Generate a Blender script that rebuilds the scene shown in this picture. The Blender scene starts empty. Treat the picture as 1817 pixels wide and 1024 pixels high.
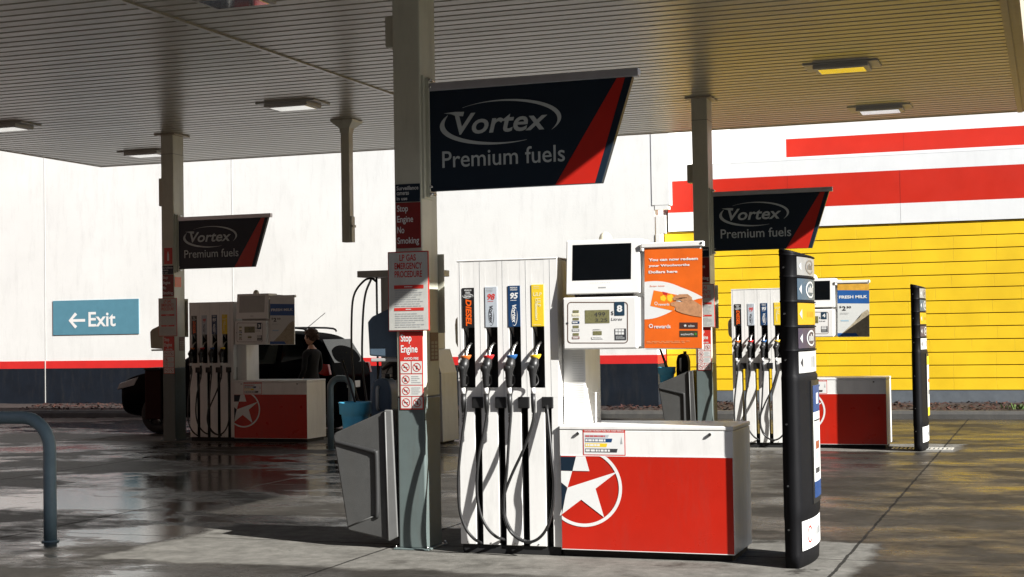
import bpy, bmesh, math, random
from mathutils import Vector, Matrix
random.seed(7)
S = bpy.context.scene
COL = S.collection
R = math.radians

# ---------------------------------------------------------------- camera
CF = 2690.33
CC = Vector((4.50768, -11.34424, 1.75876))
CR = Vector((0.94179, 0.33582, -0.01594)).normalized()
CU = Vector((0.02463, -0.02164, 0.99946))
CU = (CU - CR * CU.dot(CR)).normalized()
CW = CR.cross(CU) * -1            # forward
cd = bpy.data.cameras.new('camera')
cam = bpy.data.objects.new('camera', cd)
COL.objects.link(cam)
cd.sensor_width = 36
cd.lens = CF / 1817 * 36
cd.clip_start = 0.1
cd.clip_end = 500
mw = Matrix.Identity(4)
for i in range(3):
    mw[i][0] = CR[i]; mw[i][1] = CU[i]; mw[i][2] = -CW[i]; mw[i][3] = CC[i]
cam.matrix_world = mw
S.camera = cam

def PX(x, y, Y):
    """a pixel of the full photograph measured on the plane at depth Y -> (X, Z)"""
    d = CW * CF + CR * (x - 908.5) + CU * (512 - y)
    t = (Y - CC.y) / d.y
    q = CC + d * t
    return q.x, q.z

# ---------------------------------------------------------------- sky, sun, exposure
SUN = Vector((2.7, -1.0, 1.82)).normalized()      # towards the sun
elev = math.asin(SUN.z)
w = bpy.data.worlds.new('World'); S.world = w
w.use_nodes = True
nt = w.node_tree
sky = nt.nodes.new('ShaderNodeTexSky')
sky.sky_type = 'NISHITA'; sky.sun_disc = False
sky.sun_elevation = elev
sky.sun_rotation = math.atan2(SUN.x, SUN.y)
bg = nt.nodes['Background']
nt.links.new(sky.outputs[0], bg.inputs[0])
bg.inputs[1].default_value = 0.05
sl = bpy.data.lights.new('sun', 'SUN'); sl.energy = 5.0; sl.angle = R(0.5)
sl.color = (1.0, 0.98, 0.945)
so = bpy.data.objects.new('sun', sl); COL.objects.link(so)
so.rotation_euler = (-SUN).to_track_quat('-Z', 'Y').to_euler()
so.location = (10, -10, 20)
S.view_settings.view_transform = 'Standard'
S.view_settings.look = 'None'
S.view_settings.gamma = 1.0
S.view_settings.exposure = 1.3
S.cycles.max_bounces = 8
S.cycles.diffuse_bounces = 4
S.cycles.sample_clamp_indirect = 6.0

# ---------------------------------------------------------------- materials
MATS = {}
def nn(t, kind, **kw):
    n = t.nodes.new(kind)
    for k, v in kw.items(): setattr(n, k, v)
    return n
def mat(name, col, rough=0.5, metal=0.0, var=0.12, scale=6.0, bump=0.0, bscale=60.0, rvar=0.08, stretch=(1, 1, 1), dirt=0.0, coat=0.0, spec=0.5):
    """procedural Principled material: base colour broken up by noise, uneven gloss, optional bump"""
    if name in MATS: return MATS[name]
    m = bpy.data.materials.new(name); m.use_nodes = True
    t = m.node_tree; b = t.nodes['Principled BSDF']
    tc = nn(t, 'ShaderNodeTexCoord'); mp = nn(t, 'ShaderNodeMapping')
    mp.inputs['Scale'].default_value = stretch
    t.links.new(tc.outputs['Object'], mp.inputs[0])
    n1 = nn(t, 'ShaderNodeTexNoise'); n1.inputs['Scale'].default_value = scale; n1.inputs['Detail'].default_value = 6
    n1.inputs['Roughness'].default_value = 0.65
    t.links.new(mp.outputs[0], n1.inputs['Vector'])
    r = nn(t, 'ShaderNodeValToRGB')
    r.color_ramp.elements[0].position = 0.3; r.color_ramp.elements[1].position = 0.7
    c = Vector(col)
    lo = c * (1 - var); hi = c * (1 + var * 0.5)
    r.color_ramp.elements[0].color = (*lo, 1); r.color_ramp.elements[1].color = (*[min(1, q) for q in hi], 1)
    t.links.new(n1.outputs[0], r.inputs[0])
    out = r.outputs[0]
    if dirt > 0:
        n3 = nn(t, 'ShaderNodeTexNoise'); n3.inputs['Scale'].default_value = 2.2; n3.inputs['Detail'].default_value = 9
        n3.inputs['Roughness'].default_value = 0.75
        mp2 = nn(t, 'ShaderNodeMapping'); mp2.inputs['Scale'].default_value = (3, 3, 0.5)
        t.links.new(tc.outputs['Object'], mp2.inputs[0]); t.links.new(mp2.outputs[0], n3.inputs['Vector'])
        rr = nn(t, 'ShaderNodeValToRGB'); rr.color_ramp.elements[0].position = 0.5; rr.color_ramp.elements[1].position = 0.72
        t.links.new(n3.outputs[0], rr.inputs[0])
        mm = nn(t, 'ShaderNodeMath', operation='MULTIPLY'); mm.inputs[1].default_value = dirt
        t.links.new(rr.outputs[0], mm.inputs[0])
        mx = nn(t, 'ShaderNodeMix', data_type='RGBA')
        t.links.new(mm.outputs[0], mx.inputs['Factor']); t.links.new(out, mx.inputs['A'])
        mx.inputs['B'].default_value = (0.09, 0.08, 0.065, 1)
        out = mx.outputs['Result']
    t.links.new(out, b.inputs['Base Color'])
    b.inputs['Metallic'].default_value = metal
    b.inputs['Specular IOR Level'].default_value = spec
    if coat: b.inputs['Coat Weight'].default_value = coat; b.inputs['Coat Roughness'].default_value = 0.08
    if rvar > 0:
        mr = nn(t, 'ShaderNodeMapRange')
        mr.inputs['To Min'].default_value = max(0.02, rough - rvar); mr.inputs['To Max'].default_value = min(1, rough + rvar)
        n2 = nn(t, 'ShaderNodeTexNoise'); n2.inputs['Scale'].default_value = scale * 2.3; n2.inputs['Detail'].default_value = 4
        t.links.new(mp.outputs[0], n2.inputs['Vector']); t.links.new(n2.outputs[0], mr.inputs['Value'])
        t.links.new(mr.outputs[0], b.inputs['Roughness'])
    else:
        b.inputs['Roughness'].default_value = rough
    if bump > 0:
        n4 = nn(t, 'ShaderNodeTexNoise'); n4.inputs['Scale'].default_value = bscale; n4.inputs['Detail'].default_value = 3
        t.links.new(mp.outputs[0], n4.inputs['Vector'])
        bp = nn(t, 'ShaderNodeBump'); bp.inputs['Strength'].default_value = bump; bp.inputs['Distance'].default_value = 0.01
        t.links.new(n4.outputs[0], bp.inputs['Height']); t.links.new(bp.outputs[0], b.inputs['Normal'])
    MATS[name] = m
    return m

WHITE = mat('white_enamel', (0.78, 0.77, 0.74), 0.32, var=0.06, scale=2.0, dirt=0.17)
WHITE2 = mat('white_plastic', (0.76, 0.75, 0.72), 0.4, var=0.04)
OFFW = mat('off_white_ink', (0.74, 0.74, 0.72), 0.45, var=0.05)
GREYP = mat('grey_panel', (0.42, 0.42, 0.40), 0.4, var=0.08, dirt=0.2)
RED = mat('red_enamel', (0.47, 0.017, 0.007), 0.3, var=0.10, scale=1.6, dirt=0.13)
REDINK = mat('red_ink', (0.56, 0.035, 0.025), 0.4, var=0.08)
DRED = mat('dark_red_plastic', (0.02, 0.002, 0.002), 0.6, spec=0.12)
NAVY = mat('navy_ink', (0.009, 0.019, 0.033), 0.4, var=0.05, rvar=0, spec=0.35)
NAVYB = mat('navy_blue_ink', (0.012, 0.05, 0.14), 0.35, var=0.1)
BLACK = mat('black_plastic', (0.005, 0.005, 0.006), 0.6, var=0.2, bump=0.15, bscale=220, spec=0.18)
MATTE = mat('matt_black_liner', (0.008, 0.008, 0.008), 0.75, var=0.2)
RUBBER = mat('black_rubber', (0.014, 0.014, 0.014), 0.42, var=0.25)
SCREEN = mat('dark_screen_glass', (0.003, 0.004, 0.005), 0.12, var=0.2, rvar=0.03)
STEEL = mat('brushed_steel', (0.55, 0.55, 0.53), 0.28, metal=1.0, var=0.1)
ALU = mat('silver_trim', (0.60, 0.61, 0.64), 0.38, metal=0.6, var=0.08)
SILV = mat('silver_ink', (0.44, 0.48, 0.52), 0.4, var=0.06)
SIGNW = mat('silver_white_lettering', (0.50, 0.55, 0.55), 0.45, var=0.05)
LCD = mat('lcd_glass', (0.20, 0.19, 0.09), 0.3, var=0.3, scale=60)
DARKINK = mat('dark_grey_ink', (0.04, 0.04, 0.045), 0.5)
GREYINK = mat('faded_grey_ink', (0.36, 0.37, 0.37), 0.5)
BRASSINK = mat('brown_outline_ink', (0.12, 0.06, 0.035), 0.5)
ORANGE = mat('orange_ink', (0.80, 0.13, 0.012), 0.4, var=0.1)
ORANGEP = mat('orange_poster_ink', (0.76, 0.135, 0.014), 0.38, var=0.14, scale=5)
YELLOW = mat('yellow_ink', (0.80, 0.56, 0.03), 0.4, var=0.06)
PALEY = mat('pale_yellow_ink', (0.82, 0.74, 0.38), 0.45, var=0.05)
BLUEINK = mat('blue_ink', (0.02, 0.10, 0.32), 0.4)
BLUEPALE = mat('pale_blue_ink', (0.36, 0.52, 0.62), 0.4)
TAN = mat('beige_plastic', (0.36, 0.34, 0.25), 0.45, var=0.1)
SKIN = mat('skin', (0.48, 0.25, 0.16), 0.5, var=0.1)
SKINP = mat('printed_skin_ink', (0.52, 0.26, 0.13), 0.45, var=0.3, scale=30)
SAND = mat('printed_sand_ink', (0.42, 0.36, 0.25), 0.45, var=0.35, scale=25)
PURPLE = mat('dusky_violet_ink', (0.045, 0.036, 0.06), 0.4)
COLUP = mat('column_paint_grey_green', (0.56, 0.555, 0.45), 0.4, var=0.1, scale=2.5, dirt=0.25)
COLLO = mat('column_paint_blue_grey', (0.115, 0.145, 0.14), 0.45, var=0.14, scale=2.5, dirt=0.3)
BINM = mat('grey_bin_plastic', (0.07, 0.07, 0.067), 0.5, var=0.16, bump=0.2, bscale=150, dirt=0.12)
BLUEG = mat('blue_grey_plastic', (0.085, 0.125, 0.165), 0.45, var=0.12)
CYAN = mat('light_blue_bucket_plastic', (0.10, 0.52, 0.78), 0.4, var=0.12, dirt=0.15)
RAIL = mat('blue_grey_painted_steel', (0.18, 0.265, 0.31), 0.42, var=0.15, bump=0.1, dirt=0.2)
LIGHTB = mat('fixture_metal', (0.48, 0.47, 0.43), 0.45, var=0.1)
LIGHTG = mat('fixture_diffuser', (0.85, 0.86, 0.85), 0.07, metal=0.75, var=0.03, rvar=0.01)
TEAL = mat('teal_sign_paint', (0.085, 0.23, 0.30), 0.5, var=0.08)
CARP = mat('black_car_paint', (0.002, 0.002, 0.003), 0.5, var=0.2, spec=0.0, coat=0.04)
GLASS = mat('tinted_car_glass', (0.003, 0.006, 0.007), 0.06, var=0.2, rvar=0.02, spec=0.2)
TYRE = mat('tyre_rubber', (0.006, 0.006, 0.006), 0.8)
TAILR = mat('red_lens', (0.35, 0.012, 0.008), 0.15, rvar=0.04)
CLOTH = mat('black_cloth', (0.005, 0.005, 0.006), 0.9, var=0.3)
JEAN = mat('dark_denim', (0.012, 0.016, 0.028), 0.9, var=0.3)
HAIR = mat('brown_hair', (0.10, 0.05, 0.028), 0.6, var=0.5, scale=60, bump=0.8, bscale=90)

# ---------------------------------------------------------------- mesh building
class MB:
    """collects shapes, then links them as ONE mesh object"""
    def __init__(self):
        self.v = []; self.f = []; self.m = []; self.s = []; self.mats = []
    def mi(self, m):
        if m not in self.mats: self.mats.append(m)
        return self.mats.index(m)
    def add(self, vs, fs, m, smooth=False):
        o = len(self.v); k = self.mi(m)
        self.v += [tuple(q) for q in vs]
        for f in fs:
            self.f.append([i + o for i in f]); self.m.append(k); self.s.append(smooth)
    def bm(self, b, m, smooth=False):
        b.verts.index_update()
        self.add([v.co.copy() for v in b.verts], [[v.index for v in f.verts] for f in b.faces], m, smooth)
        b.free()
    def box(self, x0, x1, y0, y1, z0, z1, m, bev=0.0, seg=2):
        b = bmesh.new()
        bmesh.ops.create_cube(b, size=1.0)
        for v in b.verts:
            v.co = Vector(((x0 + x1) / 2 + v.co.x * (x1 - x0), (y0 + y1) / 2 + v.co.y * (y1 - y0), (z0 + z1) / 2 + v.co.z * (z1 - z0)))
        if bev > 0:
            bmesh.ops.bevel(b, geom=list(b.edges), offset=bev, segments=seg, affect='EDGES', profile=0.5)
        self.bm(b, m, False)
    def prism(self, poly, a0, a1, m, axis='y', bev=0.0):
        """extrude a 2-D outline: axis y: poly is (x,z); axis z: (x,y); axis x: (y,z)"""
        def P(q, a):
            if axis == 'y': return (q[0], a, q[1])
            if axis == 'z': return (q[0], q[1], a)
            return (a, q[0], q[1])
        n = len(poly)
        b = bmesh.new()
        A = [b.verts.new(P(q, a0)) for q in poly]; B = [b.verts.new(P(q, a1)) for q in poly]
        b.faces.new(A); b.faces.new(B[::-1])
        for i in range(n):
            b.faces.new([A[i], B[i], B[(i + 1) % n], A[(i + 1) % n]])
        bmesh.ops.recalc_face_normals(b, faces=list(b.faces))
        if bev > 0:
            bmesh.ops.bevel(b, geom=list(b.edges), offset=bev, segments=2, affect='EDGES', profile=0.5)
        self.bm(b, m)
    def flat(self, poly, y, m):
        """flat printed patch facing -Y; poly of (x, z)"""
        a = sum(poly[i][0] * poly[(i + 1) % len(poly)][1] - poly[(i + 1) % len(poly)][0] * poly[i][1] for i in range(len(poly)))
        if a < 0: poly = poly[::-1]
        b = bmesh.new()
        vs = [b.verts.new((q[0], y, q[1])) for q in poly]
        f = b.faces.new(vs)
        if len(poly) > 4: bmesh.ops.triangulate(b, faces=[f])
        self.bm(b, m)
    def rect(self, x0, x1, z0, z1, y, m): self.flat([(x0, z0), (x1, z0), (x1, z1), (x0, z1)], y, m)
    def strip(self, inner, outer, y, m):
        """band between two open polylines of (x,z)"""
        n = len(inner)
        self.add([(q[0], y, q[1]) for q in inner] + [(q[0], y, q[1]) for q in outer], [[i, i + 1, n + i + 1, n + i] for i in range(n - 1)], m)
    def ring(self, cx, cz, r0, r1, y, m, n=40, a0=0, a1=2 * math.pi, sx=1.0):
        A = [a0 + (a1 - a0) * i / n for i in range(n + 1)]
        self.strip([(cx + sx * r1 * math.cos(a), cz + r1 * math.sin(a)) for a in A], [(cx + sx * r0 * math.cos(a), cz + r0 * math.sin(a)) for a in A], y, m)
    def disc(self, cx, cz, r, y, m, n=24): self.flat([(cx + r * math.cos(2 * math.pi * i / n), cz + r * math.sin(2 * math.pi * i / n)) for i in range(n)], y, m)
    def tube(self, pts, rad, m, n=10, smooth_iter=0, cap=True):
        pts = [Vector(q) for q in pts]
        if not isinstance(rad, (list, tuple)): rad = [rad] * len(pts)
        if smooth_iter: pts, rad = catmull(pts, rad, smooth_iter)
        T = []
        for i in range(len(pts)):
            a = pts[max(0, i - 1)]; c = pts[min(len(pts) - 1, i + 1)]
            T.append((c - a).normalized())
        up = Vector((0, 0, 1)) if abs(T[0].z) < 0.9 else Vector((1, 0, 0))
        N = (up - T[0] * up.dot(T[0])).normalized()
        vs = []; fs = []
        for i, q in enumerate(pts):
            N = (N - T[i] * N.dot(T[i])).normalized(); B = T[i].cross(N)
            for k in range(n):
                a = 2 * math.pi * k / n
                vs.append(q + (N * math.cos(a) + B * math.sin(a)) * rad[i])
        for i in range(len(pts) - 1):
            for k in range(n):
                k2 = (k + 1) % n
                fs.append([i * n + k, i * n + k2, (i + 1) * n + k2, (i + 1) * n + k])
        self.add(vs, fs, m, True)
        if cap:
            o = len(pts) - 1
            self.add(vs[:n], [list(range(n))[::-1]], m); self.add(vs[o * n:], [list(range(n))], m)
    def loft(self, rings, m, smooth=True, cap=True, mfun=None):
        n = len(rings[0])
        vol = 0.0; c0 = sum((Vector(q) for q in rings[0]), Vector()) / n
        for i in range(len(rings) - 1):      # make sure the skin faces outwards
            for k in range(n):
                a, b_, c, d = (Vector(rings[i][k]) - c0, Vector(rings[i][(k + 1) % n]) - c0, Vector(rings[i + 1][(k + 1) % n]) - c0, Vector(rings[i + 1][k]) - c0)
                vol += a.dot(b_.cross(c)) + a.dot(c.cross(d))
        if vol < 0: rings = [list(r)[::-1] for r in rings]
        vs = [q for r in rings for q in r]
        for i in range(len(rings) - 1):
            fs = [[i * n + k, i * n + (k + 1) % n, (i + 1) * n + (k + 1) % n, (i + 1) * n + k] for k in range(n)]
            # add ring pair by pair keeps shared verts through the merge at build
            self.add([vs[j] for j in range(i * n, (i + 2) * n)], [[a - i * n for a in f] for f in fs], m, smooth)
        if cap:
            self.add(rings[0], [list(range(n))[::-1]], m); self.add(rings[-1], [list(range(n))], m)
    def sphere(self, c, r, m, seg=16, rings=10, sq=(1, 1, 1)):
        b = bmesh.new()
        bmesh.ops.create_uvsphere(b, u_segments=seg, v_segments=rings, radius=r)
        for v in b.verts: v.co = Vector(c) + Vector((v.co.x * sq[0], v.co.y * sq[1], v.co.z * sq[2]))
        self.bm(b, m, True)
    def text(self, s, x0, x1, z0, z1, y, m, shear=0.0, bold=0.0, rot=0, fn=None):
        """lettering fitted exactly into a box; rot=-90 reads downwards"""
        vs, fs = glyphs(s, shear, bold)
        xs = [v[0] for v in vs]; ys = [v[1] for v in vs]
        a0, a1, b0, b1 = min(xs), max(xs), min(ys), max(ys)
        out = []
        for v in vs:
            u = (v[0] - a0) / (a1 - a0); t = (v[1] - b0) / (b1 - b0)
            if rot == -90: u, t = t, 1 - u
            X = x0 + (x1 - x0) * u; Z = z0 + (z1 - z0) * t
            out.append(fn(X, Z) if fn else (X, y, Z))
        self.add(out, fs, m)
    def build(self, name, parent=None, weld=True):
        me = bpy.data.meshes.new(name)
        me.from_pydata(self.v, [], self.f)
        for m in self.mats: me.materials.append(m)
        me.polygons.foreach_set('material_index', self.m)
        me.polygons.foreach_set('use_smooth', self.s)
        me.update()
        if weld and any(self.s):
            b = bmesh.new(); b.from_mesh(me)
            bmesh.ops.remove_doubles(b, verts=list(b.verts), dist=1e-5)
            b.to_mesh(me); b.free()
        o = bpy.data.objects.new(name, me); COL.objects.link(o)
        if parent: o.parent = parent
        return o

def catmull(pts, rad, k):
    P = [pts[0]] + pts + [pts[-1]]; Q = []; RR = []
    for i in range(len(pts) - 1):
        a, b, c, d = P[i], P[i + 1], P[i + 2], P[i + 3]
        for j in range(k):
            t = j / k
            Q.append(0.5 * ((2 * b) + (c - a) * t + (2 * a - 5 * b + 4 * c - d) * t * t + (3 * b - a - 3 * c + d) * t ** 3))
            RR.append(rad[i] * (1 - t) + rad[i + 1] * t)
    return Q + [pts[-1]], RR + [rad[-1]]

GL = {}
def glyphs(s, shear, bold):
    key = (s, shear, bold)
    if key not in GL:
        cu = bpy.data.curves.new('lettering', 'FONT'); cu.body = s; cu.shear = shear; cu.offset = bold
        cu.resolution_u = 4
        o = bpy.data.objects.new('lettering', cu); COL.objects.link(o)
        dg = bpy.context.evaluated_depsgraph_get(); dg.update()
        me = o.evaluated_get(dg).to_mesh()
        GL[key] = ([tuple(v.co) for v in me.vertices], [list(p.vertices) for p in me.polygons])
        o.evaluated_get(dg).to_mesh_clear()
        bpy.data.objects.remove(o); bpy.data.curves.remove(cu)
    return GL[key]

def tag(o, label, cat, group=None):
    o['label'] = label; o['category'] = cat
    if group: o['group'] = group
    return o
def thing(name, label, cat, loc=(0, 0, 0), group=None):
    o = bpy.data.objects.new(name, None); COL.objects.link(o)
    o.location = loc; o.empty_display_size = 0.2
    return tag(o, label, cat, group)
def kind(o, k): o['kind'] = k; return o
def lerp(a, b, t): return a + (b - a) * t

ISL = {'M': (0.0, 0.0), 'L': (-9.281, 11.043), 'R': (0.016, 10.977)}
# ================================================================ THE SETTING
# ---------------------------------------------------------------- wet concrete forecourt
def ground_material():
    m = bpy.data.materials.new('wet_concrete'); m.use_nodes = True
    t = m.node_tree; b = t.nodes['Principled BSDF']
    L = t.links.new
    geo = nn(t, 'ShaderNodeNewGeometry')
    sep = nn(t, 'ShaderNodeSeparateXYZ'); L(geo.outputs['Position'], sep.inputs[0])
    def M(op, a, c=None, cl=False):
        n = nn(t, 'ShaderNodeMath', operation=op); n.use_clamp = cl
        for i, q in enumerate((a, c)):
            if q is None: continue
            if isinstance(q, (int, float)): n.inputs[i].default_value = q
            else: L(q, n.inputs[i])
        return n.outputs[0]
    def noise(scale, detail=5, rough=0.6, st=(1, 1, 1), off=(0, 0, 0)):
        mp = nn(t, 'ShaderNodeMapping'); mp.inputs['Scale'].default_value = st; mp.inputs['Location'].default_value = off
        L(geo.outputs['Position'], mp.inputs[0])
        n = nn(t, 'ShaderNodeTexNoise'); n.inputs['Scale'].default_value = scale
        n.inputs['Detail'].default_value = detail; n.inputs['Roughness'].default_value = rough
        L(mp.outputs[0], n.inputs['Vector']); return n.outputs[0]
    def ramp(v, p0, p1, c0=(0, 0, 0, 1), c1=(1, 1, 1, 1)):
        r = nn(t, 'ShaderNodeValToRGB'); r.color_ramp.elements[0].position = p0; r.color_ramp.elements[1].position = p1
        r.color_ramp.elements[0].color = c0; r.color_ramp.elements[1].color = c1
        L(v, r.inputs[0]); return r.outputs[0]
    X, Y = sep.outputs[0], sep.outputs[1]
    big = noise(0.50, 7, 0.66, (0.8, 1.0, 1))
    med = noise(1.9, 8, 0.7, (0.9, 1.1, 1), (3, 1, 0))
    fine = noise(14, 6, 0.7)
    grit = noise(90, 4, 0.8)
    # dry pads of the three pump islands: 1 inside, 0 outside, with a ragged damp rim
    pads = None
    for (cx, cy, hx, hy) in ((0.2, 0.15, 3.06, 1.22), (0.4, 11.2, 2.9, 0.85), (-8.6, 11.5, 3.0, 0.7)):
        dx = M('SUBTRACT', M('ABSOLUTE', M('SUBTRACT', X, cx)), hx)
        dy = M('SUBTRACT', M('ABSOLUTE', M('SUBTRACT', Y, cy)), hy)
        d = M('MAXIMUM', dx, dy)
        k = M('MULTIPLY', d, -1.6)
        pads = k if pads is None else M('MAXIMUM', pads, k)
    pads = M('MINIMUM', M('MAXIMUM', pads, -0.9), 0.34)
    near = M('MULTIPLY', M('SUBTRACT', -0.6, Y), 0.10, True)
    wetv = M('SUBTRACT', M('ADD', M('MULTIPLY', big, 0.62), M('MULTIPLY', med, 0.5)), M('MULTIPLY', pads, 0.62))
    wet = ramp(wetv, 0.41, 0.52)
    pn = noise(0.36, 10, 0.66, (0.62, 1.0, 1), (7, 4, 0))
    rt = M('MULTIPLY', M('ADD', X, 2.0), 0.3, True)
    pr = ramp(noise(0.95, 9, 0.64, (0.75, 1.1, 1), (2, 9, 0)), 0.46, 0.62)
    puddle = M('MULTIPLY', M('MULTIPLY', M('ADD', M('MULTIPLY', ramp(pn, 0.465, 0.53), M('SUBTRACT', 1.0, rt)), M('MULTIPLY', pr, rt)), ramp(wetv, 0.46, 0.56)), M('SUBTRACT', 1.0, M('MULTIPLY', rt, 0.12)))
    dryc = ramp(noise(2.6, 8, 0.7, off=(9, 2, 0)), 0.3, 0.72, (0.115, 0.110, 0.098, 1), (0.200, 0.192, 0.172, 1))
    wetc = ramp(noise(1.3, 8, 0.7, off=(2, 7, 0)), 0.3, 0.75, (0.020, 0.018, 0.015, 1), (0.060, 0.054, 0.046, 1))
    mx = nn(t, 'ShaderNodeMix', data_type='RGBA'); L(wet, mx.inputs['Factor']); L(dryc, mx.inputs['A']); L(wetc, mx.inputs['B'])
    g = nn(t, 'ShaderNodeMix', data_type='RGBA', blend_type='MULTIPLY'); g.inputs['Factor'].default_value = 0.55
    L(mx.outputs['Result'], g.inputs['A']); L(ramp(grit, 0.2, 0.75, (0.5, 0.5, 0.5, 1), (1.25, 1.25, 1.25, 1)), g.inputs['B'])
    blot = ramp(noise(7.5, 7, 0.72, off=(1, 5, 0)), 0.30, 0.68, (0.62, 0.62, 0.62, 1), (1.22, 1.22, 1.22, 1))
    g2 = nn(t, 'ShaderNodeMix', data_type='RGBA', blend_type='MULTIPLY'); g2.inputs['Factor'].default_value = 0.8
    L(g.outputs['Result'], g2.inputs['A']); L(blot, g2.inputs['B']); g = g2
    # oil spots
    sp = ramp(noise(1.1, 8, 0.7, off=(5.3, 1.7, 0)), 0.62, 0.66)
    o = nn(t, 'ShaderNodeMix', data_type='RGBA'); L(M('MULTIPLY', sp, 0.75), o.inputs['Factor']); L(g.outputs['Result'], o.inputs['A'])
    o.inputs['B'].default_value = (0.022, 0.020, 0.017, 1)
    # slab joints
    wob = M('MULTIPLY', M('SUBTRACT', noise(3.0, 5, 0.7), 0.5), 0.05)
    jx = M('ABSOLUTE', M('SUBTRACT', M('MODULO', M('ADD', M('ADD', X, wob), 3.29 * 0 + 37 - 3.285 + 1.835), 3.67), 1.835))
    jy = M('ABSOLUTE', M('SUBTRACT', M('MODULO', M('ADD', M('ADD', Y, wob), 41.0), 4.35), 2.175))
    lx = M('LESS_THAN', jx, 0.013); ly = M('LESS_THAN', jy, 0.011)
    j = M('MAXIMUM', lx, ly)
    f = nn(t, 'ShaderNodeMix', data_type='RGBA'); L(M('MULTIPLY', j, 0.85), f.inputs['Factor']); L(o.outputs['Result'], f.inputs['A'])
    f.inputs['B'].default_value = (0.012, 0.011, 0.010, 1)
    L(f.outputs['Result'], b.inputs['Base Color'])
    rg = M('ADD', M('MULTIPLY', wet, -0.34), 0.80)
    rg = M('SUBTRACT', rg, M('MULTIPLY', puddle, M('ADD', M('MULTIPLY', med, 0.20), 0.27)))
    rg = M('ADD', rg, M('MULTIPLY', M('SUBTRACT', fine, 0.5), 0.24))
    rg = M('ADD', rg, M('MULTIPLY', M('MULTIPLY', puddle, M('MULTIPLY', M('ADD', X, 3.0), 0.22, True)), 0.07))
    rg = M('MAXIMUM', M('ADD', rg, M('MULTIPLY', j, 0.4)), 0.06)
    L(rg, b.inputs['Roughness'])
    b.inputs['IOR'].default_value = 1.38
    L(M('ADD', M('MULTIPLY', puddle, 0.46), M('SUBTRACT', 0.08, M('MULTIPLY', rt, 0.055))), b.inputs['Specular IOR Level'])
    h = M('ADD', M('MULTIPLY', grit, M('SUBTRACT', 1.1, M('MULTIPLY', puddle, 1.03))), M('MULTIPLY', fine, M('SUBTRACT', 0.9, M('MULTIPLY', puddle, 0.80))))
    h = M('SUBTRACT', h, M('MULTIPLY', j, 1.5))
    bp = nn(t, 'ShaderNodeBump'); bp.inputs['Strength'].default_value = 0.30; bp.inputs['Distance'].default_value = 0.02
    L(h, bp.inputs['Height']); L(bp.outputs[0], b.inputs['Normal'])
    return m

g = MB()
gm = ground_material()
g.add([(-120, -120, 0), (120, -120, 0), (120, 120, 0), (-120, 120, 0)], [[0, 1, 2, 3]], gm)
kind(g.build('ground'), 'structure')
ASPH = mat('added_dark_asphalt', (0.030, 0.030, 0.031), 0.75, var=0.3, scale=3, bump=0.5, bscale=80)
g = MB()  # unseen asphalt added to cut light bounced off sunlit ground
g.add([(-60, -24, 0.004), (16, -24, 0.004), (16, -4.2, 0.004), (-60, -4.2, 0.004)], [[0, 1, 2, 3]], ASPH)
g.add([(9, -4.2, 0.004), (16, -4.2, 0.004), (16, 17, 0.004), (9, 17, 0.004)], [[0, 1, 2, 3]], ASPH)
kind(g.build('bounce_cut_asphalt'), 'structure')

# kerb line (runs slightly askew to the buildings) and planting strip behind it
KA, KB = Vector((-24, 17.25, 0)), Vector((14, 18.55, 0))
kd = (KB - KA).normalized(); kn = Vector((-kd.y, kd.x, 0))
KERB = mat('kerb_concrete', (0.048, 0.046, 0.042), 0.75, var=0.25, scale=4, bump=0.4, bscale=120, dirt=0.4)
k = MB()
n = 16; Lk = (KB - KA).length
for i in range(n):
    a = KA + kd * (Lk * i / n + 0.006); c = KA + kd * (Lk * (i + 1) / n - 0.006)
    prof = [(0, -0.05), (0.012, 0.09), (0.05, 0.15), (0.16, 0.155), (0.16, -0.05)]
    ra = [a + kn * q[0] + Vector((0, 0, q[1] + 0.004 * math.sin(i * 2.1))) for q in prof]
    rc = [c + kn * q[0] + Vector((0, 0, q[1] + 0.004 * math.sin(i * 2.1))) for q in prof]
    k.loft([ra, rc], KERB, smooth=False)
kind(k.build('kerb'), 'structure')
MULCH = mat('red_brown_bark', (0.034, 0.007, 0.0035), 0.85, var=0.6, scale=30)
MULCH2 = mat('dark_soil', (0.022, 0.012, 0.009), 0.9, var=0.5, scale=12, bump=1.0, bscale=40)
mb = MB()
def mulch_z(s): return 0.15 + 0.13 * s
vs = []
for i in range(60):
    for s in range(4):
        q = KA + kd * (Lk * i / 59) + kn * (0.165 + s * 0.62)
        vs.append((q.x, q.y, mulch_z(s / 3) + random.uniform(-0.012, 0.012)))
mb.add(vs, [[i * 4 + s, i * 4 + s + 1, i * 4 + s + 5, i * 4 + s + 4] for i in range(59) for s in range(3)], MULCH2)
CH = [MULCH, mat('pale_bark', (0.05, 0.014, 0.006), 0.85, var=0.5, scale=20), MULCH2]
for i in range(6500):
    s = random.random(); q = KA + kd * random.uniform(6, Lk - 1) + kn * (0.19 + s * 1.6)
    a = random.uniform(0, math.pi); l = random.uniform(0.02, 0.055); wd = random.uniform(0.008, 0.02)
    e1 = Vector((math.cos(a), math.sin(a), random.uniform(-0.5, 0.5))) * l; e2 = Vector((-math.sin(a), math.cos(a), random.uniform(-0.6, 0.6))) * wd
    c = Vector((q.x, q.y, mulch_z(s * 1.6 / 1.86) + random.uniform(0.0, 0.03)))
    mb.add([c - e1 - e2, c + e1 - e2, c + e1 + e2, c - e1 + e2], [[0, 1, 2, 3]], random.choice(CH[:2] + [MULCH]))
kind(mb.build('bark_mulch', weld=False), 'stuff')

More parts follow.
